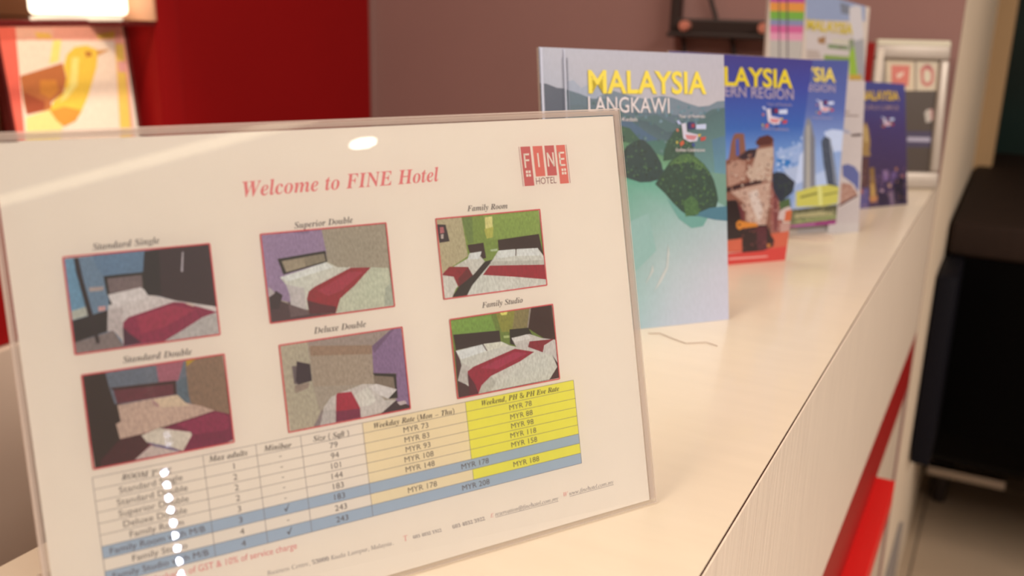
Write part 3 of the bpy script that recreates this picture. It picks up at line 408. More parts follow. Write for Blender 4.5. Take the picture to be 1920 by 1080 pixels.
"green":[["989eb4","-11358 14368 -1261 14338 -617 8184 -10832 8198"],["7c7c84","-5290 10636 -3642 10312 -3516 9046 -4921 9201"],["d4c0b4","-10733 7036 -3254 6405 -2916 2996 -10403 3155"],["c0a898","-10405 4244 -8347 4075 -7791 2981 -10297 2973"],["a8784c","-8720 5708 -7385 6084 -7286 4994 -8436 5075"],["7c8c5c","-6827 4998 -3324 4750 -3269 4197 -6773 4414"],["d4c4a8","-6205 5733 -3289 5579 -3225 4935 -6154 5186"],["6c5c50","-4946 4646 -4249 4651 -4227 4431 -4925 4426"],["8a9c4c","-7382 3532 -2943 3274 -2860 2439 -7282 2432"],["d8c8c0","-3615 10041 -2482 10337 -1530 10176 -670 5974 -1981 5407 -3227 6130"],["a8a09c","-2451 5402 -651 5789 172 188 -1452 195"],["9cb83c","-2989 3737 -2278 4850 -1076 5 -2619 12"],["d0a040","-2694 761 -557 755 -479 2 -2619 12"],["8c9070","-3289 5579 -2488 5770 -2278 4850 -2989 3737"]],
"frame":[["dcbc94","-9596 19517 -5271 19463 -4848 14874 -9194 14925"],["d8bc98","-4946 19471 -1609 19474 -1273 15127 -4522 14882"],["d86a54","-8718 18815 -5863 18806 -5827 16630 -5895 15576 -8448 15754"],["e8c0a0","-7857 17386 -6759 17898 -6715 17415 -7473 16750"],["c86c5c","-4265 18282 -3675 18941 -2781 18963 -2136 18174 -1998 16727 -2328 15910 -3121 15647 -3907 16193"],["b05850","-3903 18774 -3283 19111 -2611 18887 -2380 18168 -3223 18469"],["dcc4a0","-3666 17975 -3208 18309 -2593 17841 -2486 16714 -3011 16216 -3545 16688"],["443226","-9194 14925 -1355 15125 -1173 8933 -8734 8730"],["3c2e48","-8734 8730 -1173 8933 -1103 6466 -8518 6263"],["443226","-8518 6263 -1103 6466 -1071 2656 -8170 2290"],["c0ac98","-2993 11667 -2637 12248 -1975 12184 -1734 11374 -1887 10389 -2609 10206"],["c89080","-2236 12340 -1729 12190 -1590 10724 -1902 10552"],["b0a0a8","-5279 7918 -1736 7931 -1674 7274 -5220 7260"]],
"bird":[["f8a894","-20329 21725 2438 21463 879 3645 -22183 6136"],["fbdcc4","-16743 19634 77 19222 -1813 3936 -18153 5701"],["f06a58","-20366 21550 -16493 21345 -18153 5701 -22183 6136"],["f8b8a0","-16427 21164 -10445 21112 -10731 19710 -16500 19810"],["f8c060","-13586 20680 -11240 20466 -10731 19710 -13346 19756"],["f8c860","-3203 20168 374 20718 136 19522 -2855 19475"],["f5c860","103 18721 1630 18687 360 3701 -1737 3928"],["f0a8a0","-36 16107 1495 16050 1431 14418 -102 14489"],["f8e080","-10769 19523 -9429 19498 -10491 16494 -12116 16177"],["c27040","-17133 14727 -9864 16241 -9680 13779 -10743 11915 -13006 10730 -12979 9772 -17188 9359 -17330 11233"],["a85034","-17004 12508 -13857 10887 -14291 9838 -17188 9359"],["d8883c","-14090 14014 -11473 13874 -11336 12338 -12891 11294 -14470 12158"],["f8dc8c","-17368 9001 -13198 9790 -11711 7153 -12583 5099 -17946 5679"],["f8c84c","-9792 15704 -8947 17394 -7348 18461 -5194 18642 -3291 17909 -4025 15463 -5338 13152 -6444 11240 -8399 8621 -11487 7132 -13411 9616 -12537 10849 -10480 12091 -9648 14162"],["fae080","-8110 16983 -6954 16944 -8003 12910 -10222 11108 -11683 10633 -9381 12990"],["f59a40","-13411 9616 -10905 9996 -8030 9281 -9268 7809 -11487 7132 -12627 8206"],["c8803c","-5806 17724 -4607 17749 -4553 17060 -5545 16897"],["e0a060","-3618 17858 -975 17986 -2536 17392 -3589 17029"]],
}
GLYPHS={"B":{"&":[246,["93 -3 62 1 38 14 23 35 18 62 21 86 32 104 70 133 50 159 43 174 40 191 44 213 57 230 77 240 102 243 126 240 145 230 156 214 160 192 157 172 147 156 112 129 177 66 191 90 200 120 230 120 217 80 196 48 245 0 205 0 176 28 141 5 119 -1","94 146 122 168 129 179 131 192 129 203 123 212 113 217 88 217 78 212 71 203 71 180 76 169","94 23 114 25 131 30 157 47 87 115 59 93 51 80 49 63 52 47 61 34 76 26"]],"(":[101,["63 -53 41 -22 25 14 16 52 13 92 16 132 25 171 41 207 63 240 91 240 70 207 55 170 46 132 43 92 46 54 55 16 70 -20 90 -53"]],")":[101,["10 -53 31 -20 46 16 54 54 57 92 54 132 46 170 31 207 10 240 38 240 60 207 75 171 84 132 87 92 84 52 75 14 60 -22 38 -53"]],",":[90,["14 -43 31 39 62 39 64 35 59 17 36 -43"]],"D":[242,["-17 0 -17 8 0 10 6 14 15 30 57 184 59 208 55 213 37 217 37 225 126 225 206 202 232 132 229 105 221 80 208 56 189 36 160 15 125 4 78 0","85 10 106 13 125 22 142 35 156 52 176 97 183 149 170 199 131 215 121 214 112 205 66 39 65 18 69 14"]],"E":[220,["-17 0 -17 8 0 10 6 14 15 30 59 189 59 208 55 213 37 217 37 225 216 225 203 162 194 162 191 188 180 203 161 212 135 215 121 213 114 209 91 125 116 126 138 133 147 140 160 161 168 161 144 68 137 68 135 97 128 107 116 112 88 113 64 24 65 17 75 12 109 13 128 17 145 24 159 34 186 68 194 68 175 0"]],"F":[205,["-17 0 -17 8 0 10 6 14 15 30 59 189 59 209 54 213 37 217 37 225 213 225 200 162 191 162 187 188 177 203 158 211 131 214 117 211 113 206 91 124 120 126 136 132 148 144 156 160 165 160 141 67 134 67 134 92 124 107 116 111 87 113 65 24 70 12 88 8 88 0"]],"H":[254,["-17 0 -17 8 0 10 6 14 15 30 59 189 59 209 54 213 37 217 37 225 142 225 142 217 124 215 114 204 90 126 171 126 189 202 183 213 165 217 165 225 271 225 271 217 248 212 239 197 197 41 195 17 199 12 217 8 217 0 112 0 112 8 129 10 140 20 167 110 86 110 65 24 71 12 88 8 88 0"]],"I":[125,["-17 0 -17 8 0 10 6 14 15 30 59 189 60 202 54 213 36 217 36 225 142 225 142 217 124 214 113 205 110 196 67 41 64 24 70 12 88 8 88 0"]],"M":[293,["94 -5 72 181 31 24 37 12 55 8 55 0 -17 0 -17 8 0 10 6 14 15 30 57 184 58 208 54 213 36 217 36 225 112 225 132 66 235 225 311 225 311 217 294 215 288 211 279 195 236 37 234 24 240 12 258 8 258 0 152 0 152 8 170 11 176 15 184 29 227 187 103 -5"]],"N":[234,["155 -5 70 176 31 24 37 12 55 8 55 0 -17 0 -17 8 -1 10 6 14 15 30 56 184 57 206 52 212 32 217 32 225 98 225 170 69 204 201 198 213 180 217 180 225 253 225 253 217 236 215 230 211 220 196 165 -5"]],"O":[239,["89 -6 56 0 31 16 15 42 9 77 12 102 19 126 45 173 83 210 115 226 149 231 183 226 209 210 225 184 230 150 228 125 221 100 210 75 196 53 178 33 157 16 124 0","92 6 114 12 133 30 151 59 167 98 178 140 181 175 179 194 172 208 161 217 147 220 134 217 110 199 88 166 69 120 59 73 60 32 67 18 77 9"]],"P":[204,["-17 0 -17 8 0 10 6 14 15 30 59 189 59 208 55 213 37 217 37 225 130 225 186 212 205 173 202 155 193 139 179 125 162 116 135 109 86 107 65 24 70 12 88 8 88 0","99 119 124 123 142 135 152 155 156 181 148 206 126 214 115 210 89 120"]],"R":[215,["-17 0 -17 8 0 10 6 14 15 30 59 189 59 208 55 213 37 217 37 225 127 225 163 222 188 213 203 197 208 175 203 155 191 138 171 124 143 116 176 20 182 14 200 9 200 0 133 0 97 111 87 111 65 24 70 12 88 8 88 0","99 123 123 127 141 139 153 158 156 182 149 206 127 215 116 212 113 207 90 123"]],"S":[184,["77 -6 19 7 12 5 5 -4 -4 -4 13 72 22 72 26 42 35 22 51 10 73 6 83 8 102 19 112 38 113 58 103 76 42 138 36 157 37 185 44 201 55 213 69 223 85 229 114 231 156 221 164 223 171 230 180 230 164 161 154 161 153 183 142 205 123 218 112 220 98 217 87 209 79 198 77 184 83 165 135 112 146 97 153 81 156 63 151 34 135 13 110 -1"]],"T":[201,["22 0 22 8 43 14 53 30 102 214 78 210 60 201 44 186 32 165 24 165 36 225 219 225 209 161 199 161 187 200 153 213 103 27 104 16 108 12 126 8 126 0"]],"W":[275,["40 -6 40 196 35 208 27 214 15 216 15 225 106 225 106 217 96 214 91 209 88 199 86 80 148 183 147 205 143 212 125 217 125 225 215 225 215 217 205 216 196 205 191 81 261 199 262 205 257 214 242 217 242 225 304 225 304 217 293 214 285 208 269 187 154 -6 143 -6 147 158 49 -6"]],"Y":[175,["11 0 11 8 33 14 39 20 62 105 29 206 25 212 12 217 12 225 103 225 103 217 85 215 81 204 105 120 155 191 158 202 153 214 135 217 135 225 208 225 208 217 192 212 176 194 110 105 91 24 96 12 116 8 116 0"]],"a":[168,["27 -4 12 -2 1 7 -7 20 -9 37 -3 74 16 110 42 138 63 151 83 155 99 149 107 133 112 151 148 151 114 28 115 22 119 20 129 26 142 44 150 39 124 6 98 -4 83 1 78 17 81 38 56 6 42 -2","46 20 54 22 69 36 83 60 93 87 99 124 96 136 86 140 78 138 62 122 41 80 33 40 36 25"]],"b":[161,["38 -5 8 2 -4 11 -6 15 45 206 42 214 24 217 24 226 94 235 64 127 86 148 109 155 124 152 135 143 143 129 145 110 144 92 130 56 105 24 90 11 65 -1","46 7 55 9 72 22 93 58 102 86 105 111 104 120 96 130 89 132 77 128 67 116 58 97 36 24 38 10"]],"c":[138,["46 -5 25 -1 9 9 -1 26 -5 49 -2 73 8 98 23 120 44 138 67 151 89 155 105 153 118 146 126 136 128 125 122 108 107 102 93 106 88 119 94 137 92 143 78 142 61 125 47 96 37 49 39 35 44 25 52 19 61 17 82 25 102 48 111 42 81 7"]],"d":[167,["28 -5 13 -2 2 7 -5 21 -8 41 -2 74 14 107 39 136 60 150 82 155 95 153 106 147 122 206 117 214 102 216 102 225 171 235 115 26 116 21 123 22 141 44 148 39 123 6 111 -2 99 -5 84 1 79 17 82 38 56 6 43 -2","48 21 56 23 71 38 90 77 101 125 98 137 89 142 82 140 67 126 53 104 41 77 33 39 37 26"]],"e":[135,["44 -5 24 -1 8 9 -2 26 -5 49 3 86 25 120 55 145 71 152 88 155 103 153 115 146 122 137 125 124 119 105 103 87 77 72 39 62 37 44 43 25 51 20 61 18 79 25 98 48 107 42 79 7","42 73 70 86 90 106 97 130 96 136 90 143 74 139 63 126 51 104"]],"f":[97,["-33 -70 -45 -68 -54 -62 -60 -53 -61 -35 -52 -25 -45 -24 -34 -28 -30 -39 -35 -53 -30 -58 -17 -51 -7 -33 2 1 30 138 7 138 9 151 33 151 46 188 63 214 83 230 106 235 121 233 132 228 139 219 141 209 137 195 124 191 112 195 107 207 111 224 98 220 89 208 72 151 101 151 99 138 70 138 43 17 32 -14 20 -39 6 -56 -12 -66"]],"g":[149,["39 -70 11 -67 -9 -59 -21 -48 -26 -33 -23 -22 -15 -13 16 3 3 14 -1 26 6 42 29 57 10 74 6 83 7 110 14 124 25 137 40 146 56 153 75 155 100 151 122 138 151 138 149 124 131 124 129 96 122 82 111 70 96 60 78 54 42 53 35 47 33 42 36 36 101 10 114 -6 117 -18 114 -32 106 -45 95 -55 60 -68","58 62 67 65 75 71 87 94 91 108 92 123 89 139 78 144 69 141 61 134 54 124 44 97 43 82 47 67","42 -58 58 -57 71 -51 78 -43 81 -33 78 -23 69 -16 30 -2 10 -15 4 -31 6 -42 15 -51 27 -56"]],"h":[179,["105 -5 88 2 83 20 86 42 111 118 110 129 105 130 86 121 65 92 46 50 32 0 -9 0 45 203 41 214 24 216 24 225 94 235 57 98 92 141 109 151 126 155 145 149 151 130 149 112 123 29 124 23 128 21 138 28 153 49 160 45 133 8"]],"i":[97,["66 186 50 192 44 208 50 224 66 230 81 224 88 208 81 192","25 -4 7 3 0 20 27 127 23 134 10 136 9 145 75 155 42 28 43 23 47 21 57 27 71 45 78 40 52 7"]],"k":[162,["102 -5 88 -1 77 10 68 32 60 72 48 63 32 0 -9 0 45 203 41 214 24 216 24 225 94 235 53 82 104 126 106 138 90 143 90 152 159 152 159 143 142 138 94 101 103 50 112 26 120 21 129 26 138 42 146 38 125 6"]],"l":[87,["20 -5 2 2 -5 20 43 207 40 214 26 217 26 225 91 235 37 30 38 22 42 20 52 26 65 44 72 39 47 6 34 -2"]],"m":[262,["190 -4 173 2 168 21 171 42 196 119 195 129 190 131 175 125 159 107 142 76 115 0 76 0 112 119 111 129 106 131 88 122 68 95 49 54 33 0 -7 0 26 125 22 134 9 136 8 145 76 155 58 97 76 123 93 141 110 151 128 155 147 149 153 130 149 108 180 144 195 152 211 155 230 149 236 130 234 112 208 29 209 24 218 23 236 45 243 40 217 7 204 -1"]],"n":[179,["106 -5 90 2 84 20 88 42 112 118 111 129 106 130 88 121 68 95 49 54 33 0 -7 0 26 125 22 134 9 136 8 145 76 155 58 97 76 123 93 141 110 151 128 155 147 149 153 130 152 123 124 29 126 23 135 23 152 45 160 40 133 7 120 -2"]],"o":[158,["48 -5 27 -1 10 10 -1 27 -5 49 3 86 24 120 54 145 70 152 88 155 111 151 128 141 139 124 142 101 135 65 114 31 100 16 84 5 67 -2","52 7 59 9 74 25 87 51 97 81 103 120 99 138 86 144 78 142 63 127 50 101 41 71 35 29 39 12"]],"p":[165,["-39 -70 -39 -60 -26 -57 -17 -42 25 121 25 132 22 135 8 137 8 145 72 155 62 121 88 146 114 155 128 152 139 144 146 130 149 112 147 92 141 71 120 33 90 6 74 -2 57 -5 45 -3 34 3 22 -48 27 -58 43 -61 43 -70","51 7 59 9 75 24 95 62 104 90 107 112 106 120 99 130 94 131 70 116 52 71 39 19 42 10"]],"q":[161,["37 -70 37 -60 50 -59 57 -52 80 31 57 4 44 -3 30 -5 15 -2 5 7 -2 21 -5 41 -3 57 8 91 29 123 42 136 62 150 83 155 97 152 110 143 112 152 151 152 100 -41 101 -54 104 -58 120 -61 120 -70","51 21 58 23 73 37 87 61 97 89 104 126 101 138 91 142 78 135 64 118 43 74 37 39 40 25"]],"r":[130,["-7 0 26 125 22 134 9 136 8 145 76 155 57 94 79 132 92 146 111 155 125 149 130 132 124 115 110 109 101 111 90 121 78 112 55 69 33 0"]],"s":[126,["45 -5 7 4 -3 -3 -12 -2 -3 54 6 53 16 18 41 7 55 12 60 26 53 45 19 93 14 114 17 130 27 143 41 152 58 154 96 147 106 153 115 153 107 102 99 103 87 134 67 144 59 143 50 134 52 115 88 66 95 41 93 29 81 8 59 -3"]],"t":[92,["15 -5 -2 1 -8 19 22 137 6 137 6 148 39 167 67 199 81 199 67 150 93 150 90 137 63 137 34 28 35 22 39 20 49 27 64 47 72 42 44 7 30 -2"]],"u":[179,["23 -5 4 2 -2 20 23 127 20 134 6 136 6 145 73 155 39 32 40 21 44 20 63 29 83 57 103 99 118 150 158 150 125 29 128 22 135 23 153 45 161 40 147 21 134 7 121 -2 107 -5 98 -3 86 10 85 20 91 51 74 27 57 9 41 -1"]],"v":[142,["24 -5 23 78 19 115 13 132 -1 137 -1 145 48 155 53 147 60 94 61 44 87 76 102 106 89 128 89 143 99 153 115 153 126 142 127 133 122 111 108 84 83 51 49 13 31 -4"]],"x":[151,["-1 -5 -9 -4 -21 6 -21 22 -17 29 -4 34 19 28 25 30 47 64 34 129 26 138 8 139 8 147 52 154 65 153 72 141 79 109 105 144 117 153 131 155 145 150 151 136 146 122 135 117 113 124 107 123 82 91 97 27 106 21 116 27 128 41 135 36 109 5 98 -2 85 -5 73 -2 64 8 51 46 35 20 18 1"]],"y":[141,["-15 -70 -25 -69 -38 -58 -40 -50 -34 -36 -20 -31 4 -41 14 -42 34 -22 41 -3 32 62 19 117 12 134 7 138 -5 138 -5 147 42 155 50 148 74 38 95 80 102 105 100 112 86 126 85 143 96 153 113 153 124 142 124 123 107 76 87 37 63 -2 37 -37 10 -61 -3 -68"]],"z":[130,["77 -26 53 -20 8 3 -12 -8 -18 -3 80 119 24 118 17 112 10 99 2 99 16 150 122 150 27 37 40 29 51 19 70 -13 78 -16 84 -12 78 5 83 18 95 22 109 18 113 4 111 -7 103 -17 92 -24"]],"–":[201,["32 0 32 240 170 240 170 0","49 17 153 17 153 223 49 223"]]},"I":{",":[90,["14 -43 31 39 62 39 64 35 59 17 36 -43"]],".":[90,["45 -5 30 1 24 18 26 29 30 36 45 41 60 36 64 29 66 18 64 8 60 1"]],"0":[188,["94 -3 67 1 45 12 30 31 19 55 13 86 11 121 13 155 19 185 30 210 45 228 67 239 94 243 121 239 142 228 157 210 168 185 174 155 176 120 174 85 168 55 157 31 141 12 120 1","94 18 110 25 119 45 124 120 119 195 110 215 94 221 79 215 70 195 63 120 70 45 79 25"]],"1":[188,["33 0 33 18 68 19 76 29 77 208 54 183 44 175 34 173 20 180 14 198 50 213 89 241 127 241 128 30 135 19 171 18 171 0"]],"2":[188,["12 0 12 35 93 123 109 153 113 186 111 202 106 214 98 220 87 223 72 219 63 208 58 190 56 165 39 166 25 172 16 182 13 198 15 209 21 220 32 230 46 237 87 243 120 239 144 228 159 211 164 187 160 165 154 153 119 110 44 37 132 38 146 50 152 71 172 71 171 0"]],"3":[188,["82 -3 59 -2 27 9 17 17 9 37 12 48 18 56 38 63 41 44 49 31 63 23 90 21 108 30 115 40 121 70 117 87 107 101 91 110 48 113 48 134 89 138 102 148 110 164 112 184 111 200 105 212 97 220 85 223 74 221 61 206 56 171 37 172 24 178 15 187 12 200 17 217 31 231 54 240 86 243 118 240 143 229 159 212 164 188 160 168 149 151 133 137 112 128 140 119 152 111 163 101 170 87 172 69 170 50 165 35 144 12 115 0"]],"4":[188,["60 0 60 18 80 19 89 22 95 29 97 62 4 62 4 83 100 240 146 240 146 85 181 85 181 62 146 62 146 42 148 29 154 22 178 18 178 0","28 85 97 85 100 208"]],"5":[188,["82 -3 42 3 29 9 15 27 15 48 21 55 40 60 44 42 55 26 77 20 98 25 113 42 119 74 116 96 107 111 92 121 61 123 36 118 20 124 31 240 158 240 160 179 140 179 136 195 129 202 52 203 47 141 84 146 119 141 146 128 164 105 170 74 168 54 162 37 141 14 113 1"]],"6":[188,["98 -3 75 0 55 9 38 24 26 47 18 75 17 138 28 185 39 205 52 221 69 233 88 241 130 242 146 238 164 224 170 206 168 196 161 188 149 182 130 180 128 200 122 217 108 223 90 218 76 200 67 172 62 135 93 146 109 147 136 143 158 129 171 107 176 78 171 45 156 19 132 2","99 19 111 22 120 32 125 49 127 74 125 98 119 114 109 123 96 127 77 121 62 110 65 69 73 40 85 24"]],"9":[188,["76 -3 58 -2 34 9 22 25 22 41 30 51 38 54 52 28 63 20 78 18 112 42 125 115 106 99 93 94 78 92 51 97 30 110 16 132 12 162 14 185 21 204 32 221 48 233 66 241 89 243 112 240 132 231 149 216 162 195 170 166 171 104 160 56 150 36 137 19 120 7 100 -1","92 117 112 123 125 139 123 176 116 201 105 216 91 221 78 217 68 206 62 189 60 164 68 128"]],":":[90,["45 139 30 144 24 162 26 173 30 180 45 185 60 180 64 173 66 162 64 151 60 144","45 -5 30 1 24 18 26 29 30 36 45 41 60 36 64 29 66 18 64 8 60 1"]],"@":[302,["145 -30 109 -26 78 -15 53 3 34 27 23 58 19 94 22 124 29 152 41 177 57 198 78 216 102 229 130 237 162 240 195 236 224 225 248 208 267 184 279 155 282 120 279 90 268 63 250 44 238 38 224 37 211 39 200 46 187 66 170 45 156 39 140 37 117 41 101 54 90 74 87 99 89 120 95 138 106 153 120 165 137 172 172 174 209 167 206 86 207 72 212 63 226 57 236 60 244 66 250 76 258 104 256 149 246 173 231 192 212 206 188 215 162 218 127 214 97 202 74 183 57 158 47 129 44 95 50 51 70 19 102 -1 145 -8 185 -3 218 7 218 -16 185 -26","144 57 161 61 172 72 178 88 183 150 158 153 143 151 132 145 117 125 113 98 115 80 121 67 131 60"]],"A":[232,["-42 0 -41 6 -19 12 0 28 178 237 185 237 176 29 178 19 183 12 206 6 204 0 110 0 112 6 128 8 136 13 141 23 144 79 62 78 33 45 16 18 21 9 39 6 38 0","72 91 145 91 149 183"]],"B":[219,["-17 0 -15 7 0 8 10 13 16 22 63 192 64 217 60 222 41 226 42 232 128 232 186 220 205 182 191 148 148 126 178 106 188 73 185 52 175 34 160 20 140 9 115 2","96 129 128 133 151 144 165 161 170 184 159 212 127 221 112 220 105 215 82 135 85 130","77 10 108 15 131 28 146 49 150 76 147 95 137 108 121 116 97 119 77 116 52 22 58 13"]],"C":[235,["109 -5 82 -2 58 6 39 20 25 39 16 62 13 89 15 114 23 138 35 161 51 182 70 201 91 217 125 232 161 237 215 227 222 229 227 235 233 235 220 166 213 166 210 198 200 213 185 223 164 226 143 224 123 215 104 202 87 185 73 164 62 140 55 115 52 87 57 55 70 30 91 15 118 9 161 20 199 51 206 46 184 23 162 7 137 -2"]],"E":[227,["-17 0 -15 7 0 8 9 13 16 22 63 192 64 217 60 221 41 226 42 232 220 232 210 182 204 182 201 207 195 214 186 218 126 221 106 217 101 207 80 130 130 132 144 138 154 148 161 163 167 163 143 81 137 81 138 103 132 114 118 118 77 119 53 27 54 18 65 12 122 13 141 17 170 34 193 64 200 64 176 0"]],"F":[203,["-15 0 -13 7 11 12 19 26 64 192 66 217 61 221 42 226 44 232 211 232 200 177 193 177 191 201 185 213 172 219 116 220 106 214 83 129 129 132 146 142 158 163 165 163 143 78 136 78 137 95 131 113 122 116 80 118 56 22 58 14 63 10 85 6 84 0"]],"K":[227,["-17 0 -15 7 9 12 18 26 63 192 64 217 60 221 41 226 42 232 134 232 132 226 109 221 103 212 80 132 82 125 183 207 187 217 183 223 168 226 169 232 251 232 248 226 232 223 216 213 111 132 187 22 207 8 219 6 217 0 118 0 120 6 139 9 142 13 143 23 84 114 80 117 75 112 52 23 54 15 59 10 81 7 79 0"]],"L":[224,["-12 0 -10 7 5 8 14 13 21 22 69 198 69 217 65 221 45 226 47 232 139 232 137 226 115 220 108 211 58 26 63 14 71 12 130 13 149 16 164 23 177 33 199 66 206 66 184 0"]],"M":[295,["-18 0 -16 7 8 12 16 26 64 192 65 217 61 221 41 226 43 232 106 232 130 54 248 232 312 232 310 226 295 224 286 219 279 211 232 40 229 26 231 15 235 11 255 7 253 0 161 0 163 6 186 13 195 29 240 196 109 0 105 0 79 196 35 35 35 16 39 11 59 6 57 0"]],"T":[210,["25 0 26 7 40 7 55 14 65 31 115 215 113 219 106 220 63 216 42 202 30 176 22 177 37 232 230 232 220 175 213 175 211 202 205 212 193 218 173 220 155 220 151 216 99 21 101 14 106 10 132 7 130 0"]],"W":[296,["41 -5 48 211 43 220 34 224 20 226 21 232 115 232 113 226 97 225 88 220 84 210 77 58 161 177 161 211 156 219 148 224 134 226 135 232 224 232 222 226 205 223 197 213 188 60 282 203 285 216 279 223 261 226 263 232 333 232 332 226 321 224 302 206 160 -5 153 -5 160 155 48 -5"]],"a":[171,["25 -4 13 -2 4 5 -1 17 -3 32 0 60 9 88 24 114 45 137 68 153 92 158 108 154 116 140 121 154 146 154 111 22 117 17 126 23 141 40 146 36 120 6 98 -4 87 0 84 11 95 59 60 12 43 0","41 16 49 18 67 32 93 71 108 115 109 129 105 144 92 149 77 145 62 133 48 113 37 88 27 48 30 21"]],"c":[149,["50 -4 29 0 13 11 3 30 0 54 6 87 24 119 51 143 75 154 100 158 114 156 124 151 131 143 133 133 129 119 117 114 106 118 102 128 110 144 107 148 81 146 65 135 51 119 39 98 32 75 30 54 32 36 38 23 48 14 61 11 87 19 114 41 119 35 85 6"]],"d":[177,["31 -4 16 -1 5 7 -2 20 -4 37 -3 53 11 90 35 125 61 148 73 154 96 158 112 155 121 147 138 218 134 225 117 227 118 234 172 243 117 22 119 17 125 15 136 21 153 40 158 36 131 6 120 -2 108 -4 96 0 91 13 101 56 83 29 66 11 49 0","45 14 54 16 73 31 99 71 111 102 116 130 115 138 106 149 99 150 83 146 66 134 51 115 38 89 29 62 26 39 31 20"]],"e":[144,["44 -3 25 0 10 10 1 27 -2 49 5 83 23 115 50 142 74 154 98 158 111 157 121 152 127 144 129 133 123 113 104 95 73 80 31 71 28 49 36 22 59 13 84 20 110 41 116 36 99 18 82 6 64 -1","32 79 62 86 84 99 98 116 102 136 99 146 90 149 79 147 68 140 48 115"]],"f":[99,["-24 -77 -40 -71 -46 -58 -43 -47 -33 -43 -25 -46 -22 -54 -24 -66 -12 -64 -5 -54 4 -26 36 141 3 141 6 152 38 152 52 201 67 224 86 239 108 243 120 242 129 237 136 229 138 219 134 208 122 204 112 207 109 217 112 228 106 234 103 234 86 224 74 192 66 152 105 152 103 141 64 141 42 36 25 -23 16 -43 -2 -68"]],"h":[201,["152 -3 139 -1 130 6 124 16 123 49 141 142 137 157 125 162 106 155 87 136 71 110 62 86 44 0 12 0 59 225 53 237 33 241 36 255 98 255 71 138 75 138 104 172 137 183 164 174 173 139 156 59 154 34 157 22 166 18 187 26 193 16 172 1"]],"i":[89,["61 197 49 202 44 214 49 226 61 231 73 226 79 214 74 202","16 -4 4 1 0 20 30 132 25 141 9 144 10 149 62 158 65 157 65 151 29 26 31 19 36 16 48 23 65 42 70 37 42 6"]],"l":[86,["16 -4 4 1 0 6 0 19 51 216 46 227 29 229 30 235 85 243 28 25 29 19 34 17 45 23 61 41 66 36 39 6"]],"m":[275,["205 -4 192 1 188 15 214 120 213 135 206 137 196 135 174 118 151 88 132 53 114 0 88 0 121 117 120 135 113 137 88 124 57 89 37 50 20 0 -6 0 30 127 29 137 25 141 8 144 10 150 64 157 64 150 45 89 92 141 132 158 147 153 152 138 142 92 186 141 224 158 239 153 244 138 243 126 217 25 218 19 228 19 249 43 254 38 230 7"]],"n":[182,["111 -4 99 0 94 14 121 127 119 135 112 137 89 125 53 83 34 41 21 0 -6 0 31 131 27 140 9 142 10 148 66 157 46 89 71 119 94 141 115 153 132 157 146 153 151 139 150 126 123 25 124 19 130 17 141 24 156 45 161 41 137 7"]],"o":[175,["53 -4 30 0 13 11 2 28 -2 51 0 70 7 89 31 124 64 149 82 156 101 158 124 154 142 143 153 126 157 103 150 69 130 37 102 11 78 0","56 6 70 8 95 28 106 43 121 78 127 113 120 140 99 149 82 146 66 134 51 115 39 92 31 66 28 42 30 26 35 15 44 8"]],"p":[170,["-48 -75 -46 -69 -24 -63 -19 -55 27 118 29 137 26 140 8 143 10 149 64 157 56 125 84 150 113 158 130 155 143 146 151 132 154 113 152 93 145 72 122 34 89 7 70 -1 50 -4 25 3 11 -57 18 -66 38 -69 37 -75","50 5 64 7 78 15 90 26 110 58 122 95 124 114 122 126 118 135 110 141 100 143 83 139 68 126 55 107 46 81 31 20 36 8"]],"r":[112,["-6 0 28 130 23 139 6 142 7 148 62 157 45 90 79 141 104 158 115 154 119 141 113 126 107 122 95 121 87 128 85 134 48 79 20 0"]],"s":[124,["39 -4 3 3 -4 -2 -11 -2 -4 53 2 53 5 32 12 17 22 8 36 5 46 7 55 13 61 22 63 34 60 47 23 103 20 119 23 134 32 147 45 155 74 157 97 151 102 153 104 157 110 157 103 107 98 107 87 139 65 149 57 148 47 138 45 130 48 118 82 69 90 44 88 32 75 10 53 -2"]],"t":[93,["16 -4 4 0 1 18 33 141 10 141 11 148 41 163 68 196 76 196 63 152 91 152 89 141 60 141 30 22 31 17 36 15 47 21 62 40 67 34 41 5"]],"u":[182,["23 -4 7 2 2 19 28 128 27 138 23 142 7 144 8 150 59 158 64 156 30 31 32 19 40 16 50 19 62 27 88 57 113 102 131 154 157 154 123 24 125 18 130 16 142 23 157 42 162 37 137 6 111 -4 99 0 94 13 96 25 110 77 85 41 63 16 43 1"]],"v":[148,["31 -4 20 126 11 140 -3 143 -2 149 40 158 47 142 55 29 93 72 116 106 120 120 105 139 106 150 114 158 127 157 135 146 136 137 122 98 80 43 38 -4"]],"w":[223,["24 -4 20 117 16 134 10 142 -2 144 -1 150 40 158 46 140 49 46 119 158 125 158 138 35 176 82 192 110 194 120 183 136 182 149 190 157 196 158 207 152 211 137 201 104 170 58 120 -4 115 -4 102 110 30 -4"]],"y":[135,["-22 -77 -29 -76 -37 -68 -39 -62 -35 -53 -24 -49 -4 -54 5 -49 40 -3 14 122 5 138 -12 144 -11 149 31 158 37 151 61 29 95 83 108 112 106 124 93 138 93 150 101 157 114 156 123 145 125 136 119 111 97 66 31 -33 -3 -69"]]}}

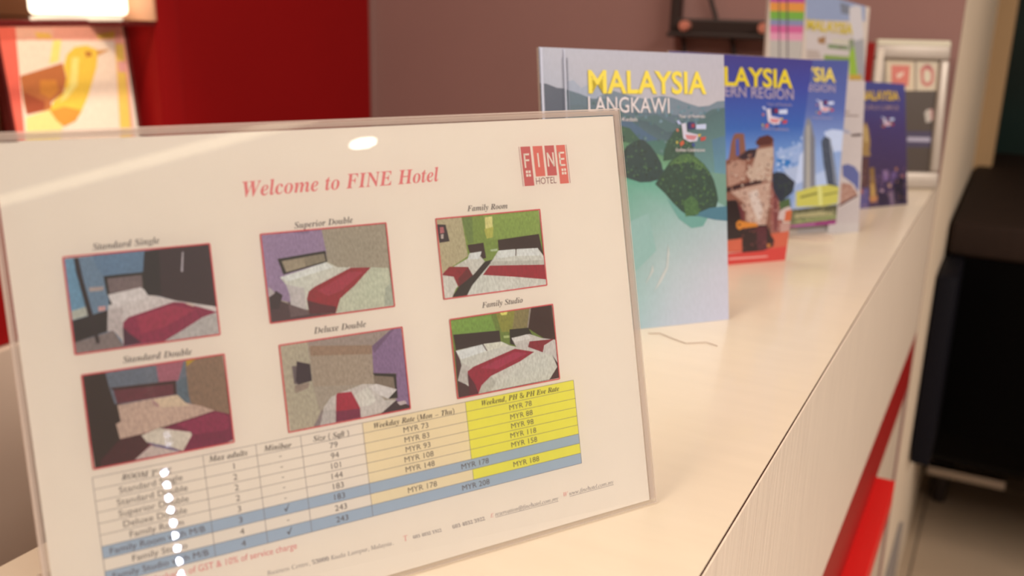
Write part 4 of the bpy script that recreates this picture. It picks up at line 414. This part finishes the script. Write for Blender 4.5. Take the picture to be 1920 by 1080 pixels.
# ================================================================ THE SETTING
FZ = -1.05; CZ = 1.50
fl = struct(b1('floor', (-1.9, 4.4, -3.2, 5.9, FZ-0.08, FZ-0.004), M['grout']))
tile_me = None
for i in range(-1, 5):
    for j in range(-1, 5):
        x0 = -0.675+0.6*i; y0 = 1.70+0.6*j
        if tile_me is None:
            o = b1('tile', (-0.298, 0.298, -0.298, 0.298, -0.006, 0.0), M['tile'], fl, bev=0.001, seg=1); tile_me = o.data
        else:
            o = bpy.data.objects.new('tile', tile_me); COL.objects.link(o); o.parent = fl
        o.location = (x0+0.3, y0+0.3, FZ)
struct(b1('ceiling', (-1.9, 4.4, -3.2, 5.9, CZ, CZ+0.08), M['ceiling']))
struct(b1('wall_left', (-1.72, -1.64, -3.1, 1.70, FZ, CZ), M['mauve']))
wf = struct(b1('wall_far', (-1.72, -0.1025, 1.70, 1.715, FZ, CZ), M['mauve']))
struct(b1('wall_passage', (-0.19, -0.102, 1.716, 3.08, FZ, CZ), M['cream']))
struct(b1('baseboard_passage', (-0.101, -0.094, 1.71, 2.05, FZ, FZ+0.26), mat('grey_skirting', (0.28, 0.25, 0.24), 0.5)))
tr = struct(b1('trim_1', (-0.19, -0.054, 3.08, 3.16, FZ, CZ), M['tan'], bev=0.004))
struct(b1('wall_back', (-1.9, 4.4, 5.60, 5.70, FZ, CZ), M['night']))
struct(b1('wall_right', (4.2, 4.3, -3.1, 5.6, FZ, CZ), M['wall_warm']))
struct(b1('wall_near', (-1.72, 4.3, -3.1, -3.0, FZ, CZ), M['wall_warm']))

# ================================================================ RECEPTION COUNTER
XF, XB, Y0, Y1 = -0.102, -0.397, -0.60, 1.695
ct = empty('reception_counter', 'long reception counter with pale laminate top, grained white front and red band', 'counter', loc=(0, 0, FZ))
def cpart(name, d, m_, bev=0.0):
    d = (d[0], d[1], d[2], d[3], d[4]-FZ, d[5]-FZ)
    return b1(name, d, m_, ct, bev)
cpart('worktop', (XB, XF-0.0022, Y0, Y1, -0.028, 0.0), M['laminate'])
o = cpart('front_panel', (XF-0.0010, XF, Y0, Y1, -0.252, -0.0001), M['laminate_grain']); tag(o, 'white wood-grained laminate front panel')
cpart('edge_seam', (XF-0.0022, XF-0.0010, Y0, Y1, -0.028, -0.0012), M['seam'])
cpart('carcass', (XB, XF-0.0016, Y0, Y1, -0.35, -0.028), M['cream_panel'])
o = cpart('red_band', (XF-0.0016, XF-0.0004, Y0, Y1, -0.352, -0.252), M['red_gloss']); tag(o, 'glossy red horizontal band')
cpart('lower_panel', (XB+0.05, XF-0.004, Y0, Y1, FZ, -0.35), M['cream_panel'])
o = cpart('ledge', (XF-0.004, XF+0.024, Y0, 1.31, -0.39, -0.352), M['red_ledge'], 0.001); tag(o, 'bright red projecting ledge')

# ================================================================ RED CABINET WITH LAMP NICHE
cab = empty('red_cabinet', 'tall red lacquered wall cabinet with an open lit niche at its left', 'cabinet', loc=(-1.42, 1.0, -0.21))
def kpart(name, d, m_, bev=0.0, parent=None):
    o = b1(name, (d[0]+1.42, d[1]+1.42, d[2]-1.0, d[3]-1.0, d[4]+0.21, d[5]+0.21), m_, cab, bev); return o
CX = -1.21
kpart('stile', (-1.63, CX, 1.122, 1.163, -0.21, 1.3), M['red_stile'], 0.001)
o = kpart('door', (-1.60, CX-0.004, 1.166, 1.684, -0.20, 1.3), M['red_cab'], 0.0015); tag(o, 'plain dark red door')
kpart('side_trim', (-1.60, CX, 1.687, 1.699, -0.21, 1.3), M['mauve'])
kpart('back_panel', (-1.63, -1.615, 0.30, 1.122, 0.0, 1.3), M['niche_low'])
o = kpart('upper_lining', (-1.615, -1.610, 0.30, 1.120, 0.226, 0.7), M['niche']); tag(o, 'patterned lining behind the lamp, lamp glow painted into its peach tone')
o = kpart('side_lining', (-1.61, CX-0.002, 1.117, 1.1215, 0.226, 0.7), M['niche_low'])
kpart('side_lining', (-1.61, CX-0.002, 1.117, 1.1215, 0.001, 0.219), M['red_stile'])
o = kpart('shelf', (-1.61, CX-0.005, 0.30, 1.117, 0.219, 0.225), M['glass_shelf']); tag(o, 'glass shelf')
kpart('shelf_edge', (CX-0.005, CX-0.001, 0.30, 1.117, 0.2190, 0.2252), M['shelf_edge'])
kpart('bottom_panel', (-1.63, CX, 0.30, 1.122, -0.21, 0.0), M['red_stile'], 0.001)
kpart('top_panel', (-1.63, CX, 0.30, 1.122, 0.60, 1.3), M['red_stile'], 0.001)
b = b1('base_cabinet', (-1.63, -1.20, -1.2, 1.695, FZ, -0.212), M['taupe'], bev=0.002)
tag(b, 'low taupe laminate base cabinet beneath the red cabinet', 'cabinet')

# lamp on the niche shelf
lp = empty('table_lamp', 'glowing white square lamp on the niche shelf above the bird picture', 'lamp', loc=(-1.285, 1.040, 0.2251))
lp.rotation_euler = (0, 0, math.radians(-39))
bm = bm_new(); box(bm, -0.026, 0.026, -0.060, 0.060, 0.0, 0.012, 0.002); done('base', bm, M['paper'], lp)
bm = bm_new(); box(bm, -0.030, 0.030, -0.068, 0.068, 0.008, 0.24, 0.008, 3); done('lamp_shade', bm, M['lamp'], lp, True)
# bird picture standing in the niche
mw = frame_of('bird')
bp = empty('bird_picture', 'small framed picture of a yellow bird with brown wing, leaning in the niche', 'picture', mw=mw)
BW, BR_, BH = 0.195, 0.020, 0.2215
bm = bm_new(); box(bm, -BW, BR_, 0, BH, -0.012, -0.0002, 0.001); done('backing', bm, M['paper'], bp)
art('picture', 'bird', bp, M['bird'], 0.0, (0.95, 1.05, 1.15), (-BW, BR_, 0, BH, BH))
bm = bm_new()
for d in ((-BW-0.004, BR_+0.004, BH-0.001, BH+0.002), (-BW-0.004, BR_+0.004, -0.003, 0.003), (-BW-0.004, -BW, 0, BH), (BR_, BR_+0.0045, 0, BH)):
    box(bm, d[0], d[1], d[2], d[3], -0.014, 0.004, 0.0006)
done('frame', bm, M['shelf_edge'], bp)
# cream board leaning behind the picture
bd = b1('leaning_board', (-0.003, 0.0, -0.13, 0.040, 0.0, 0.218), M['paper'])
bd.matrix_world = Matrix.Translation((-1.290, 1.078, 0.001)) @ Matrix.Rotation(-0.10, 4, 'X') @ Matrix.Rotation(-0.06, 4, 'Y')
tag(bd, 'narrow cream board showing as a strip at the right of the bird picture', 'board')

# ================================================================ WALL BRACKET
br = empty('wall_bracket', 'dark metal wall bracket with two reddish bolts, high on the mauve wall', 'bracket', loc=(-0.47, 1.70, 0.235))
def wp(name, d, m_, bev=0.0): return b1(name, (d[0]+0.47, d[1]+0.47, d[2]-1.70, d[3]-1.70, d[4]-0.235, d[5]-0.235), m_, br, bev)
wp('vertical_arm', (-0.566, -0.553, 1.668, 1.6995, 0.222, 0.62), M['black'], 0.002)
wp('crossbar', (-0.566, -0.30, 1.672, 1.6995, 0.219, 0.247), M['black'], 0.003)
wp('lower_lip', (-0.566, -0.30, 1.655, 1.672, 0.216, 0.224), M['black'], 0.002)
for x in (-0.536, -0.400):
    bm = bm_new(); cyl(bm, (x+0.47, -0.028, 0.0), (x+0.47, -0.046, 0.0), 0.0085, 20)
    cyl(bm, (x+0.47, -0.046, 0.0), (x+0.47, -0.049, 0.0), 0.0055, 16); done('bolt', bm, M['copper'], br)
for i, pts in enumerate((((-0.500, 0.33), (-0.504, 0.285), (-0.492, 0.255), (-0.486, 0.235)), ((-0.548, 0.222), (-0.543, 0.20), (-0.541, 0.175), (-0.540, 0.12)), ((-0.462, 0.222), (-0.455, 0.200), (-0.452, 0.18), (-0.451, 0.12)))):
    bm = bm_new(); tube(bm, [(x+0.47, -0.012, z-0.235) for x, z in pts], 0.0042, 8)
    done('cable', bm, M['black'], br, True)

# ================================================================ ARMCHAIR
ch = empty('armchair', 'black leather armchair seen from behind, at the right by the passage wall', 'chair', loc=(0.3, 2.9, FZ))
prof = [(2.20, -0.20), (2.26, -0.168), (3.30, -0.160), (3.42, -0.19), (3.50, -0.90), (2.72, -0.925), (2.24, -0.705), (2.20, -0.63)]
X0, X1 = -0.090, 0.72
bm = bm_new()
va = [bm.verts.new((X0-0.3, y-2.9, z-FZ)) for y, z in prof]; vb = [bm.verts.new((X1-0.3, y-2.9, z-FZ)) for y, z in prof]
bm.faces.new(va); bm.faces.new(vb[::-1])
for i in range(len(prof)): bm.faces.new((va[i], va[i-1], vb[i-1], vb[i]))
bmesh.ops.bevel(bm, geom=[e for e in bm.edges], offset=0.009, segments=2, profile=0.6, affect='EDGES')
done('backrest', bm, M['leather'], ch, True)
bm = bm_new(); box(bm, X0-0.3-0.006, X1-0.3+0.004, 2.190-2.9, 3.44-2.9, -0.225-FZ, -0.150-FZ, 0.012, 3)
o = done('back_cushion', bm, M['leather_top'], ch, True); tag(o, 'dark brown-black leather top cushion')
bm = bm_new(); box(bm, -0.099-0.3, -0.060-0.3, 2.00-2.9, 2.20-2.9, -0.63-FZ, -0.225-FZ, 0.008, 2)
o = done('side_bolster', bm, M['navy'], ch, True); tag(o, 'dark navy side bolster')
bm = bm_new(); box(bm, -0.085-0.3, 0.11-0.3, 2.685-2.9, 2.715-2.9, -0.955-FZ, -0.930-FZ, 0.003); done('base_rail', bm, M['chrome'], ch)
for x, y in ((-0.047, 2.745), (0.60, 2.745), (-0.047, 3.40), (0.60, 3.40)):
    bm = bm_new(); cyl(bm, (x-0.3, y-2.9, 0.0), (x-0.3, y-2.9, -0.925-FZ), 0.018, 20, 0.030); done('leg', bm, M['black'], ch, True)

# ================================================================ LOBBY LAMPS (mirrored in the acrylic)
dl = empty('downlight', 'round recessed ceiling downlight mirrored as a white spot above the printed title', 'ceiling lamp', loc=(3.50, -0.25, CZ))
bm = bm_new(); cyl(bm, (0, 0, -0.004), (0, 0, -0.001), 0.058, 32); done('lens', bm, M['down'], dl)
bm = bm_new(); bmesh.ops.create_circle(bm, segments=32, radius=0.085); r0 = [v for v in bm.verts]
bmesh.ops.create_circle(bm, segments=32, radius=0.060); r1 = [v for v in bm.verts if v not in r0]
for k in range(32): bm.faces.new((r0[k], r0[(k+1) % 32], r1[(k+1) % 32], r1[k]))
for v in r0: v.co.z = -0.002
for v in r1: v.co.z = -0.008
done('trim_ring', bm, M['chrome'], dl)
cv = b1('cove_light', (-0.045, 0.045, -0.95, 0.80, -0.012, 0.0), M['cove'])
cv.location = (3.08, -1.15, CZ-0.001); cv.rotation_euler = (0, 0, 0.06)
tag(cv, 'long warm cove light strip on the lobby ceiling, mirrored as a pale streak', 'ceiling lamp')
ls_ = empty('led_string', 'vertical string of small bluish white lights mirrored over the table', 'string light', loc=(2.50, -0.97, 0))
bm = bm_new(); tube(bm, [(0, 0, 0.62), (0, 0, 0.2), (0.003, 0, -0.3)], 0.0015, 6); done('wire', bm, M['paper'], ls_)
z = 0.20
bulb = None
while z > -0.26:
    if bulb is None:
        bm = bm_new(); bmesh.ops.create_icosphere(bm, subdivisions=2, radius=0.0066); o = done('bulb', bm, M['led'], ls_, True); bulb = o.data
    else:
        o = bpy.data.objects.new('bulb', bulb); COL.objects.link(o); o.parent = ls_
    o.location = (-0.003, 0, z); z -= 0.042

for z in (0.32, 0.29):
    bm = bm_new(); bmesh.ops.create_icosphere(bm, subdivisions=2, radius=0.007)
    o = done('bulb', bm, M['led_dim'], ls_, True); o.location = (-0.003, 0.03, z)
    tag(o, 'dimmer small bulb')

# ================================================================ SIGN: acrylic holder + printed rate sheet
mw = frame_of('sign')
W_, H_ = 0.302, 0.2160
hold = empty('sign_holder', 'clear slanted acrylic sign holder standing at the front of the counter', 'sign holder', mw=mw)
def plate(name, x0, x1, y0, y1, z0, z1, m_, parent, bev=0.0008):
    bm = bm_new(); box(bm, x0, x1, y0, y1, z0, z1, bev, 2)
    for f in bm.faces: f.material_index = 0
    bmesh.ops.recalc_face_normals(bm, faces=bm.faces[:])
    for f in bm.faces: f.material_index = (0 if f.normal.z > 0 else 2) if abs(f.normal.z) > 0.95 else 1
    me = bpy.data.meshes.new(name); bm.to_mesh(me); bm.free()
    return link(name, me, [m_, M['edge'], M['clear']], parent)
plate('front_panel', -W_, 0, 0.0, H_, 0.0007, 0.0025, M['acrylic'], hold)
for d in ((-0.0030, 0.0, 0.002, H_-0.001), (-W_, -W_+0.0024, 0.002, H_-0.001), (-W_+0.0024, -0.0030, 0.2128, H_-0.001)):
    b1('edge_band', (d[0], d[1], d[2], d[3], -0.0007, 0.0006), M['edge'], hold)
plate('back_panel', -W_, 0, 0.0015, H_-0.0006, -0.0033, -0.0008, M['acrylic_back'], hold)
# foot: clear plate lying on the counter behind the sheet
t = PLANES['sign'][2]
foot = plate('foot', -W_, 0, 0.002, 0.075, -0.0012, 0.0012, M['acrylic_back'], hold)
foot.matrix_parent_inverse = Matrix.Identity(4)
foot.matrix_basis = Matrix.Translation((0, 0.0022, -0.0024)) @ Matrix.Rotation(-(math.pi/2-t)+0.0, 4, 'X') @ Matrix.Translation((0, 0, 0))

sheet = empty('rate_sheet', 'white printed hotel rate sheet with six room photos, inside the acrylic sign holder', 'sign', mw=mw)
PX0, PX1, PY0, PY1 = -0.2990, -0.0036, 0.0020, 0.2122
b1('paper', (PX0, PX1, PY0, PY1, -0.0003, 0.0), M['paper'], sheet)
SG = (0.93, 1.13, 1.42)
PG = (0.88, 1.02, 1.22)
for k, (nm, lab) in enumerate((('Standard Single', 'photo of a single bed with dark red runner and blue wall'), ('Standard Double', 'photo of a bed with towels and dark red cover'), ('Superior Double', 'photo of a bed against purple and beige walls'), ('Deluxe Double', 'photo of a beige room with wall television and bed'), ('Family Room', 'photo of a large and a small bed by a green wall'), ('Family Studio', 'photo of two beds, green wall and dark curtain'))):
    q = [int(v)*1e-5 for v in ART['photo%d' % (k+1)][0][1].split()]
    pts = [Vector((q[i], q[i+1])) for i in (0, 2, 4, 6)]
    # straighten the picture to a rectangle-ish clip box
    x0 = (pts[0].x+pts[3].x)/2; x1 = (pts[1].x+pts[2].x)/2; yt = (pts[0].y+pts[1].y)/2; yb = (pts[2].y+pts[3].y)/2
    ph = art('printed_photo', 'photo%d' % (k+1), sheet, M['print'], 0.00004, PG, (x0, x1, yb, yt, yt), 1.2e-5, 0.018)
    tag(ph, lab)
    c = [(x0, yt), (x1, yt), (x1, yb), (x0, yb)]
    flat('border', [stroke(Vector(c[i])+(Vector(c[i])-Vector(c[i-1])).normalized()*0.0003, Vector(c[(i+1) % 4])+(Vector(c[(i+1) % 4])-Vector(c[i])).normalized()*0.0003, 0.00062) for i in range(4)], ph, ink('photo_border_red', 'd84848', SG), 0.00042)

# rate table
rowt = [(a[1]+b_[1])*0.5e-5 for a, b_ in zip(TABLE['rowL'], TABLE['rowR'])]
colx = [(a[0]+b_[0])*0.5e-5 for a, b_ in TABLE['col']]
tb = flat('rate_table', [[(colx[0], rowt[9]), (colx[6], rowt[9]), (colx[6], rowt[0]), (colx[0], rowt[0])]], sheet, M['paper'], 0.00002)
def cells(name, m_, rc): return flat(name, [[(colx[a], rowt[d]), (colx[b_], rowt[d]), (colx[b_], rowt[c]), (colx[a], rowt[c])] for a, b_, c, d in rc], tb, m_, 0.00004)
tag(cells('shaded_cells', ink('peach_ink', 'f0cf9c', SG), [(4, 5, 0, 6), (4, 5, 7, 8)]), 'peach weekday cells')
tag(cells('shaded_cells', ink('yellow_ink', 'ead94c', (0.95, 1.1, 1.1)), [(5, 6, 0, 6), (5, 6, 7, 8)]), 'yellow weekend cells')
tag(cells('shaded_cells', ink('grey_blue_ink', 'a6adbb', (0.86, 1.06, 1.20)), [(0, 6, 6, 7), (0, 6, 8, 9)]), 'grey-blue minibar rows')
lines = [stroke((colx[0], y), (colx[6], y), 0.00022) for y in rowt]
for i, x in enumerate(colx):
    if i == 5: lines += [stroke((x, rowt[6]), (x, rowt[0]), 0.00022), stroke((x, rowt[8]), (x, rowt[7]), 0.00022)]
    else: lines.append(stroke((x, rowt[9]), (x, rowt[0]), 0.00024))
flat('grid_lines', lines, tb, ink('grid_ink', '7a6a64', SG), 0.00007)
cap = 0.00265
def center(s, cx, cy, wscale=None):
    V, Fs = sans_mesh(s); xs = [v[0] for v in V]; ww = max(xs)-min(xs); sx = cap/0.70*1.10
    return ([(v[0]-min(xs)-ww/2, v[1]) for v in V], Fs, sx, cap/0.70, cx, cy-cap/2, 0.0)
it = []
mid = [(rowt[i]+rowt[i+1])/2 for i in range(9)]
cc = [(colx[i]+colx[i+1])/2 for i in range(6)]
names = ['Standard Single', 'Standard Double', 'Superior Double', 'Deluxe Double', 'Family Room', 'Family Room with M/B', 'Family Studio', 'Family Studio with M/B']
ad = ['1', '2', '2', '2', '3', '3', '4', '4']; sz = ['79', '94', '101', '144', '183', '183', '243', '243']
wk = ['73', '83', '93', '108', '148', None, '178', None]; we = ['78', '88', '98', '118', '158', None, '188', None]
chk = []
for i in range(8):
    y = mid[i+1]
    it.append(center(names[i], cc[0], y)); it.append(center(ad[i], cc[1]+0.001, y)); it.append(center(sz[i], cc[3], y))
    if i in (5, 7):
        x = cc[2]; chk += [[(x-0.0011, y+0.0001), (x-0.0007, y+0.0004), (x-0.0003, y-0.0004), (x-0.0003, y-0.0014)], [(x-0.0003, y-0.0014), (x-0.0003, y-0.0004), (x+0.0011, y+0.0019), (x+0.0014, y+0.0019)]]
        it.append(center('MYR 178' if i == 5 else 'MYR 208', colx[5]+(0.0018 if i == 5 else 0.001), y))
    else:
        chk.append(stroke((cc[2]-0.0005, y-0.0001), (cc[2]+0.0006, y-0.0001), 0.0003))
        it.append(center('MYR '+wk[i], cc[4]-0.0005, y)); it.append(center('MYR '+we[i], cc[5]-0.0012, y))
darki = ink('text_ink', '4a3c38', SG)
text_obj('lettering', it, tb, ink('table_text_ink', '594a43', SG), 0.00010)['kind'] = 'stuff'
flat('tick_marks', chk, tb, darki, 0.00010)['kind'] = 'stuff'
text_each('column_heading', items_for('head'), tb, ink('heading_ink', '3a2a26', SG), 0.00010)
o = text_obj('title_lettering', items_for('title'), sheet, ink('title_red', 'e26a62', SG), 0.00006); tag(o, 'red italic welcome title')
text_each('caption', items_for('cap'), sheet, ink('caption_ink', '4a3a34', SG), 0.00006)
text_each('footer_lettering', items_for('foot'), sheet, ink('footer_ink', '7c6c68', SG), 0.00006)
text_each('footer_initial', items_for('footred'), sheet, ink('footer_red', 'e0786c', SG), 0.00006)
o = text_obj('charge_note', items_for('charge'), sheet, ink('charge_red', 'e0706a', SG), 0.00006); tag(o, 'red service charge note')

# logo
q = [(a*1e-5, b_*1e-5) for a, b_ in TABLE['logo']]
def lq(u, v):
    tl, tr_, br_, bl = [Vector(p) for p in q]
    return tuple((tl*(1-u)+tr_*u)*(1-v)+(bl*(1-u)+br_*u)*v)
def lr(u0, u1, v0, v1): return [lq(u0, v1), lq(u1, v1), lq(u1, v0), lq(u0, v0)]
lg = flat('logo', [lr(0.035, 0.235, 0, 1), lr(0.53, 0.73, 0, 0.775)], sheet, ink('logo_red', 'c8544c', SG), 0.00005)
flat('logo_panel', [lr(0.285, 0.485, 0, 0.775), lr(0.775, 0.965, 0, 1)], lg, ink('logo_salmon', 'de6450', SG), 0.00005)
for u0, u1 in ((0.0, 0.010), (0.985, 0.996)): flat('logo_line', [lr(u0, u1, 0, 1)], lg, ink('logo_line', 'a04848', SG), 0.00005)
def seg(u0, v0, u1, v1, wd):
    return stroke(lq(u0, v0), lq(u1, v1), wd)
wdt = 0.0009; L = []
L += [seg(0.095, .18, 0.095, .54, wdt), seg(0.08, .20, 0.195, .20, wdt), seg(0.09, .35, 0.185, .35, wdt)]
L += [seg(0.375, .18, 0.375, .54, wdt)]
L += [seg(0.575, .18, 0.575, .54, wdt), seg(0.69, .18, 0.69, .54, wdt), seg(0.575, .19, 0.69, .53, wdt)]
L += [seg(0.825, .18, 0.825, .54, wdt), seg(0.81, .20, 0.93, .20, wdt), seg(0.82, .36, 0.92, .36, wdt), seg(0.81, .52, 0.93, .52, wdt)]
for u in (0.09, 0.835):
    for a in (0, 0.055):
        for v in (0.62, 0.71): L.append(lr(u+a, u+a+0.042, v-0.01, v+0.055))
flat('logo_letters', L, lg, M['paper'], 0.00009)
V, Fs = sans_mesh('HOTEL'); xs = [v[0] for v in V]; p0 = lq(0.275, 0.975); p1 = lq(0.70, 0.975)
sx = (p1[0]-p0[0])/(max(xs)-min(xs))
text_obj('logo_text', [([(v[0]-min(xs), v[1]) for v in V], Fs, sx, 0.0034/0.7, p0[0], p0[1], math.atan2(p1[1]-p0[1], p1[0]-p0[0]))], lg, ink('logo_text', '8a5048', SG), 0.00006)

# ================================================================ BROCHURES
BG = (0.80, 0.96, 1.18)
def brochure(key, name, label, w_, hl, hr, thick, group=None, gain=BG, y0=0.0, x1=0.0, cat='brochure'):
    r = empty(name, label, cat, mw=frame_of(key), group=group or 'upright brochures along the counter')
    bm = bm_new()
    vs = [(-w_, y0), (x1, y0), (x1, hr), (-w_, hl)]
    f0 = [bm.verts.new((x, y, -0.0002)) for x, y in vs]; f1 = [bm.verts.new((x, y, -thick)) for x, y in vs]
    bm.faces.new(f0); bm.faces.new(f1[::-1])
    for i in range(4): bm.faces.new((f0[i-1], f0[i], f1[i], f1[i-1]))
    done('pages', bm, M['page'], r)
    c = art('cover', key, r, M['cover'], 0.0, gain, (-w_, x1, y0, hl, hr))
    return r, c
GRP = None
YEL = (0.95, 1.2, 1.3)
r, c = brochure('lang', 'brochure', 'large folded brochure with green islands and lagoon cover, nearest upright brochure', 0.1717, 0.2342, 0.2287, 0.0045, gain=(0.64, 0.77, 0.96))
flat('crease', [stroke((-0.1472, 0.0), (-0.1475, 0.226), 0.0006), stroke((-0.1515, 0.0), (-0.1517, 0.226), 0.0004)], r, ink('crease_grey', '85828c', BG), 0.0009)
flat('light_edge', [stroke((-0.1498, 0.0), (-0.1500, 0.2325), 0.0012), stroke((-0.1700, 0.0), (-0.1700, 0.2335), 0.0022)], r, ink('crease_light', 'cdc6cc', BG), 0.0008)
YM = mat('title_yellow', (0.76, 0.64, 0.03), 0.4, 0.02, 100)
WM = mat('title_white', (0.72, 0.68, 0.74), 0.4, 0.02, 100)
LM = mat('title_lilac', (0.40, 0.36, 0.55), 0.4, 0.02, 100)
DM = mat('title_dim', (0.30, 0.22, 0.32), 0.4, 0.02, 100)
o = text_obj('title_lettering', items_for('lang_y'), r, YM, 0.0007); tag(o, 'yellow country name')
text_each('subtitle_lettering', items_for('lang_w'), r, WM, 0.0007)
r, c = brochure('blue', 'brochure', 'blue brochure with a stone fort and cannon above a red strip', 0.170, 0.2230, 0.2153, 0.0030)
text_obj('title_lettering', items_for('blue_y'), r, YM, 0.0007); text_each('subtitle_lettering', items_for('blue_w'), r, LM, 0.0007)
r, c = brochure('sec', 'brochure', 'lighter blue brochure with two towers and a yellow building above a purple strip', 0.170, 0.1960, 0.1938, 0.0030)
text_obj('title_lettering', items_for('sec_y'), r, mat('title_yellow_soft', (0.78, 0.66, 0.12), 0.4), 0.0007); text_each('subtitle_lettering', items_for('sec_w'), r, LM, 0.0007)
r, c = brochure('wh', 'brochure', 'mostly white brochure showing as a strip between the tower one and the night city one', 0.120, 0.1890, 0.1844, 0.0025)
r, c = brochure('dk', 'brochure', 'small dark purple brochure with a night city skyline, last in the front row', 0.112, 0.1775, 0.1704, 0.0030)
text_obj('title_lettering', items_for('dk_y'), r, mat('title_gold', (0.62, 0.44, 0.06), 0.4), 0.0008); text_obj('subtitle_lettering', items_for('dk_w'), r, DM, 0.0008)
r, c = brochure('rain', 'leaflet', 'tall leaflet with rainbow stripes on the upper tier of the rack', 0.1710, 0.150, 0.150, 0.0060, x1=-0.1123, y0=-0.128)
r, c = brochure('green', 'brochure', 'pale brochure with yellow title on the upper tier, right of the rainbow leaflet', 0.1115, 0.122, 0.1010, 0.0030, y0=-0.128)
text_obj('title_lettering', items_for('green_y'), r, mat('title_yellow_dull', (0.62, 0.52, 0.06), 0.4), 0.0008)

# tiered clear rack behind the front row
rk = empty('brochure_rack', 'clear acrylic tiered rack behind the front brochures, holding the upper tier', 'rack', mw=frame_of('green'))
AB = M['acrylic_back']
plate('tier_shelf', -0.178, 0.004, -0.1315, -0.1285, -0.030, 0.012, AB, rk)
plate('front_lip', -0.178, 0.004, -0.1285, -0.105, 0.010, 0.012, AB, rk)
plate('back_panel', -0.178, 0.004, -0.1650, 0.02, -0.033, -0.030, AB, rk)
plate('front_panel', -0.178, 0.004, -0.1655, -0.1315, 0.009, 0.012, AB, rk)
for x in (-0.181, 0.004): plate('side_panel', x, x+0.003, -0.1650, -0.105, -0.033, 0.012, AB, rk)
# clear stand carrying the tower brochure
O, a, tt = PLANES['sec']
st = empty('brochure_stand', 'small clear acrylic stand with a rounded foot under the tower brochure', 'rack', loc=(-0.212, 1.182, 0.0))
bm = bm_new(); cyl(bm, (0, 0, 0.0002), (0, 0, 0.004), 0.034, 40)
for v in bm.verts: v.co.y *= 0.75
done('foot', bm, M['edge'], st)
bm = bm_new(); box(bm, -0.10, 0.032, -0.003, 0.005, 0.004, 0.0145, 0.0005)
o = done('ledge', bm, M['acrylic_back'], st); o.rotation_euler = (0, 0, a)

# ================================================================ THIN LEAFLET PACKS AND TABLE FRAME AT THE FAR END
p = b1('leaflet_pack', (-0.0055, 0.0055, -0.022, 0.022, 0.0, 0.221), M['red_gloss']); p.location = (-0.2124, 1.555, 0.0); p.rotation_euler = (0, 0, 0.13)
tag(p, 'standing pack of red leaflets seen edge-on beside the silver frame', 'leaflets', 'leaflet packs beside the silver frame')
p = b1('leaflet_pack', (-0.0045, 0.0045, -0.022, 0.022, 0.0, 0.212), M['paper']); p.location = (-0.1985, 1.558, 0.0); p.rotation_euler = (0, 0, 0.13)
tag(p, 'standing pack of white leaflets seen edge-on between the red pack and the silver frame', 'leaflets', 'leaflet packs beside the silver frame')
sf = empty('poster_stand', 'silver framed stand with two red-printed stickers above dark panels, at the counter end', 'sign', mw=frame_of('frame'))
FW, FH = 0.116, 0.225
bm = bm_new(); box(bm, -FW+0.008, -0.008, 0.008, FH-0.008, -0.008, -0.0004); done('backing', bm, ink('frame_back', 'a89078', BG), sf)
bm = bm_new()
for d in ((-FW, 0, FH-0.028, FH), (-FW, 0, 0.0, 0.026), (-FW, -FW+0.017, 0.026, FH-0.028), (-0.015, 0, 0.026, FH-0.028)):
    box(bm, d[0], d[1], d[2], d[3], -0.012, 0.007, 0.004, 3)
done('frame', bm, M['alu'], sf, True)
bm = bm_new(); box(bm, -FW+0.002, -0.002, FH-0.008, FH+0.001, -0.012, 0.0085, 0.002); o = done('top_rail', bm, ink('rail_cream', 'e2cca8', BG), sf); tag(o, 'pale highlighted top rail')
art('poster', 'frame', sf, M['cover'], 0.0006, BG, (-FW+0.016, -0.014, 0.025, FH-0.026, FH-0.026))

# thin hair-like thread lying on the counter
HP = [(-0.2494, 0.7330), (-0.2409, 0.7382), (-0.2257, 0.7302), (-0.2140, 0.7251), (-0.2004, 0.7364), (-0.1899, 0.7323)]
bm = bm_new()
pts = []
for i in range(len(HP)-1):
    for k in range(4):
        q0, q1 = HP[i], HP[i+1]; s = k/4; pts.append((q0[0]+(q1[0]-q0[0])*s, q0[1]+(q1[1]-q0[1])*s, 0.0006))
pts.append((*HP[-1], 0.0006))
tube(bm, pts, 0.00028, 5)
th = done('thread', bm, mat('thread_grey', (0.40, 0.27, 0.20), 0.7)); tag(th, 'thin curved grey thread lying on the counter in front of the island brochure', 'thread')
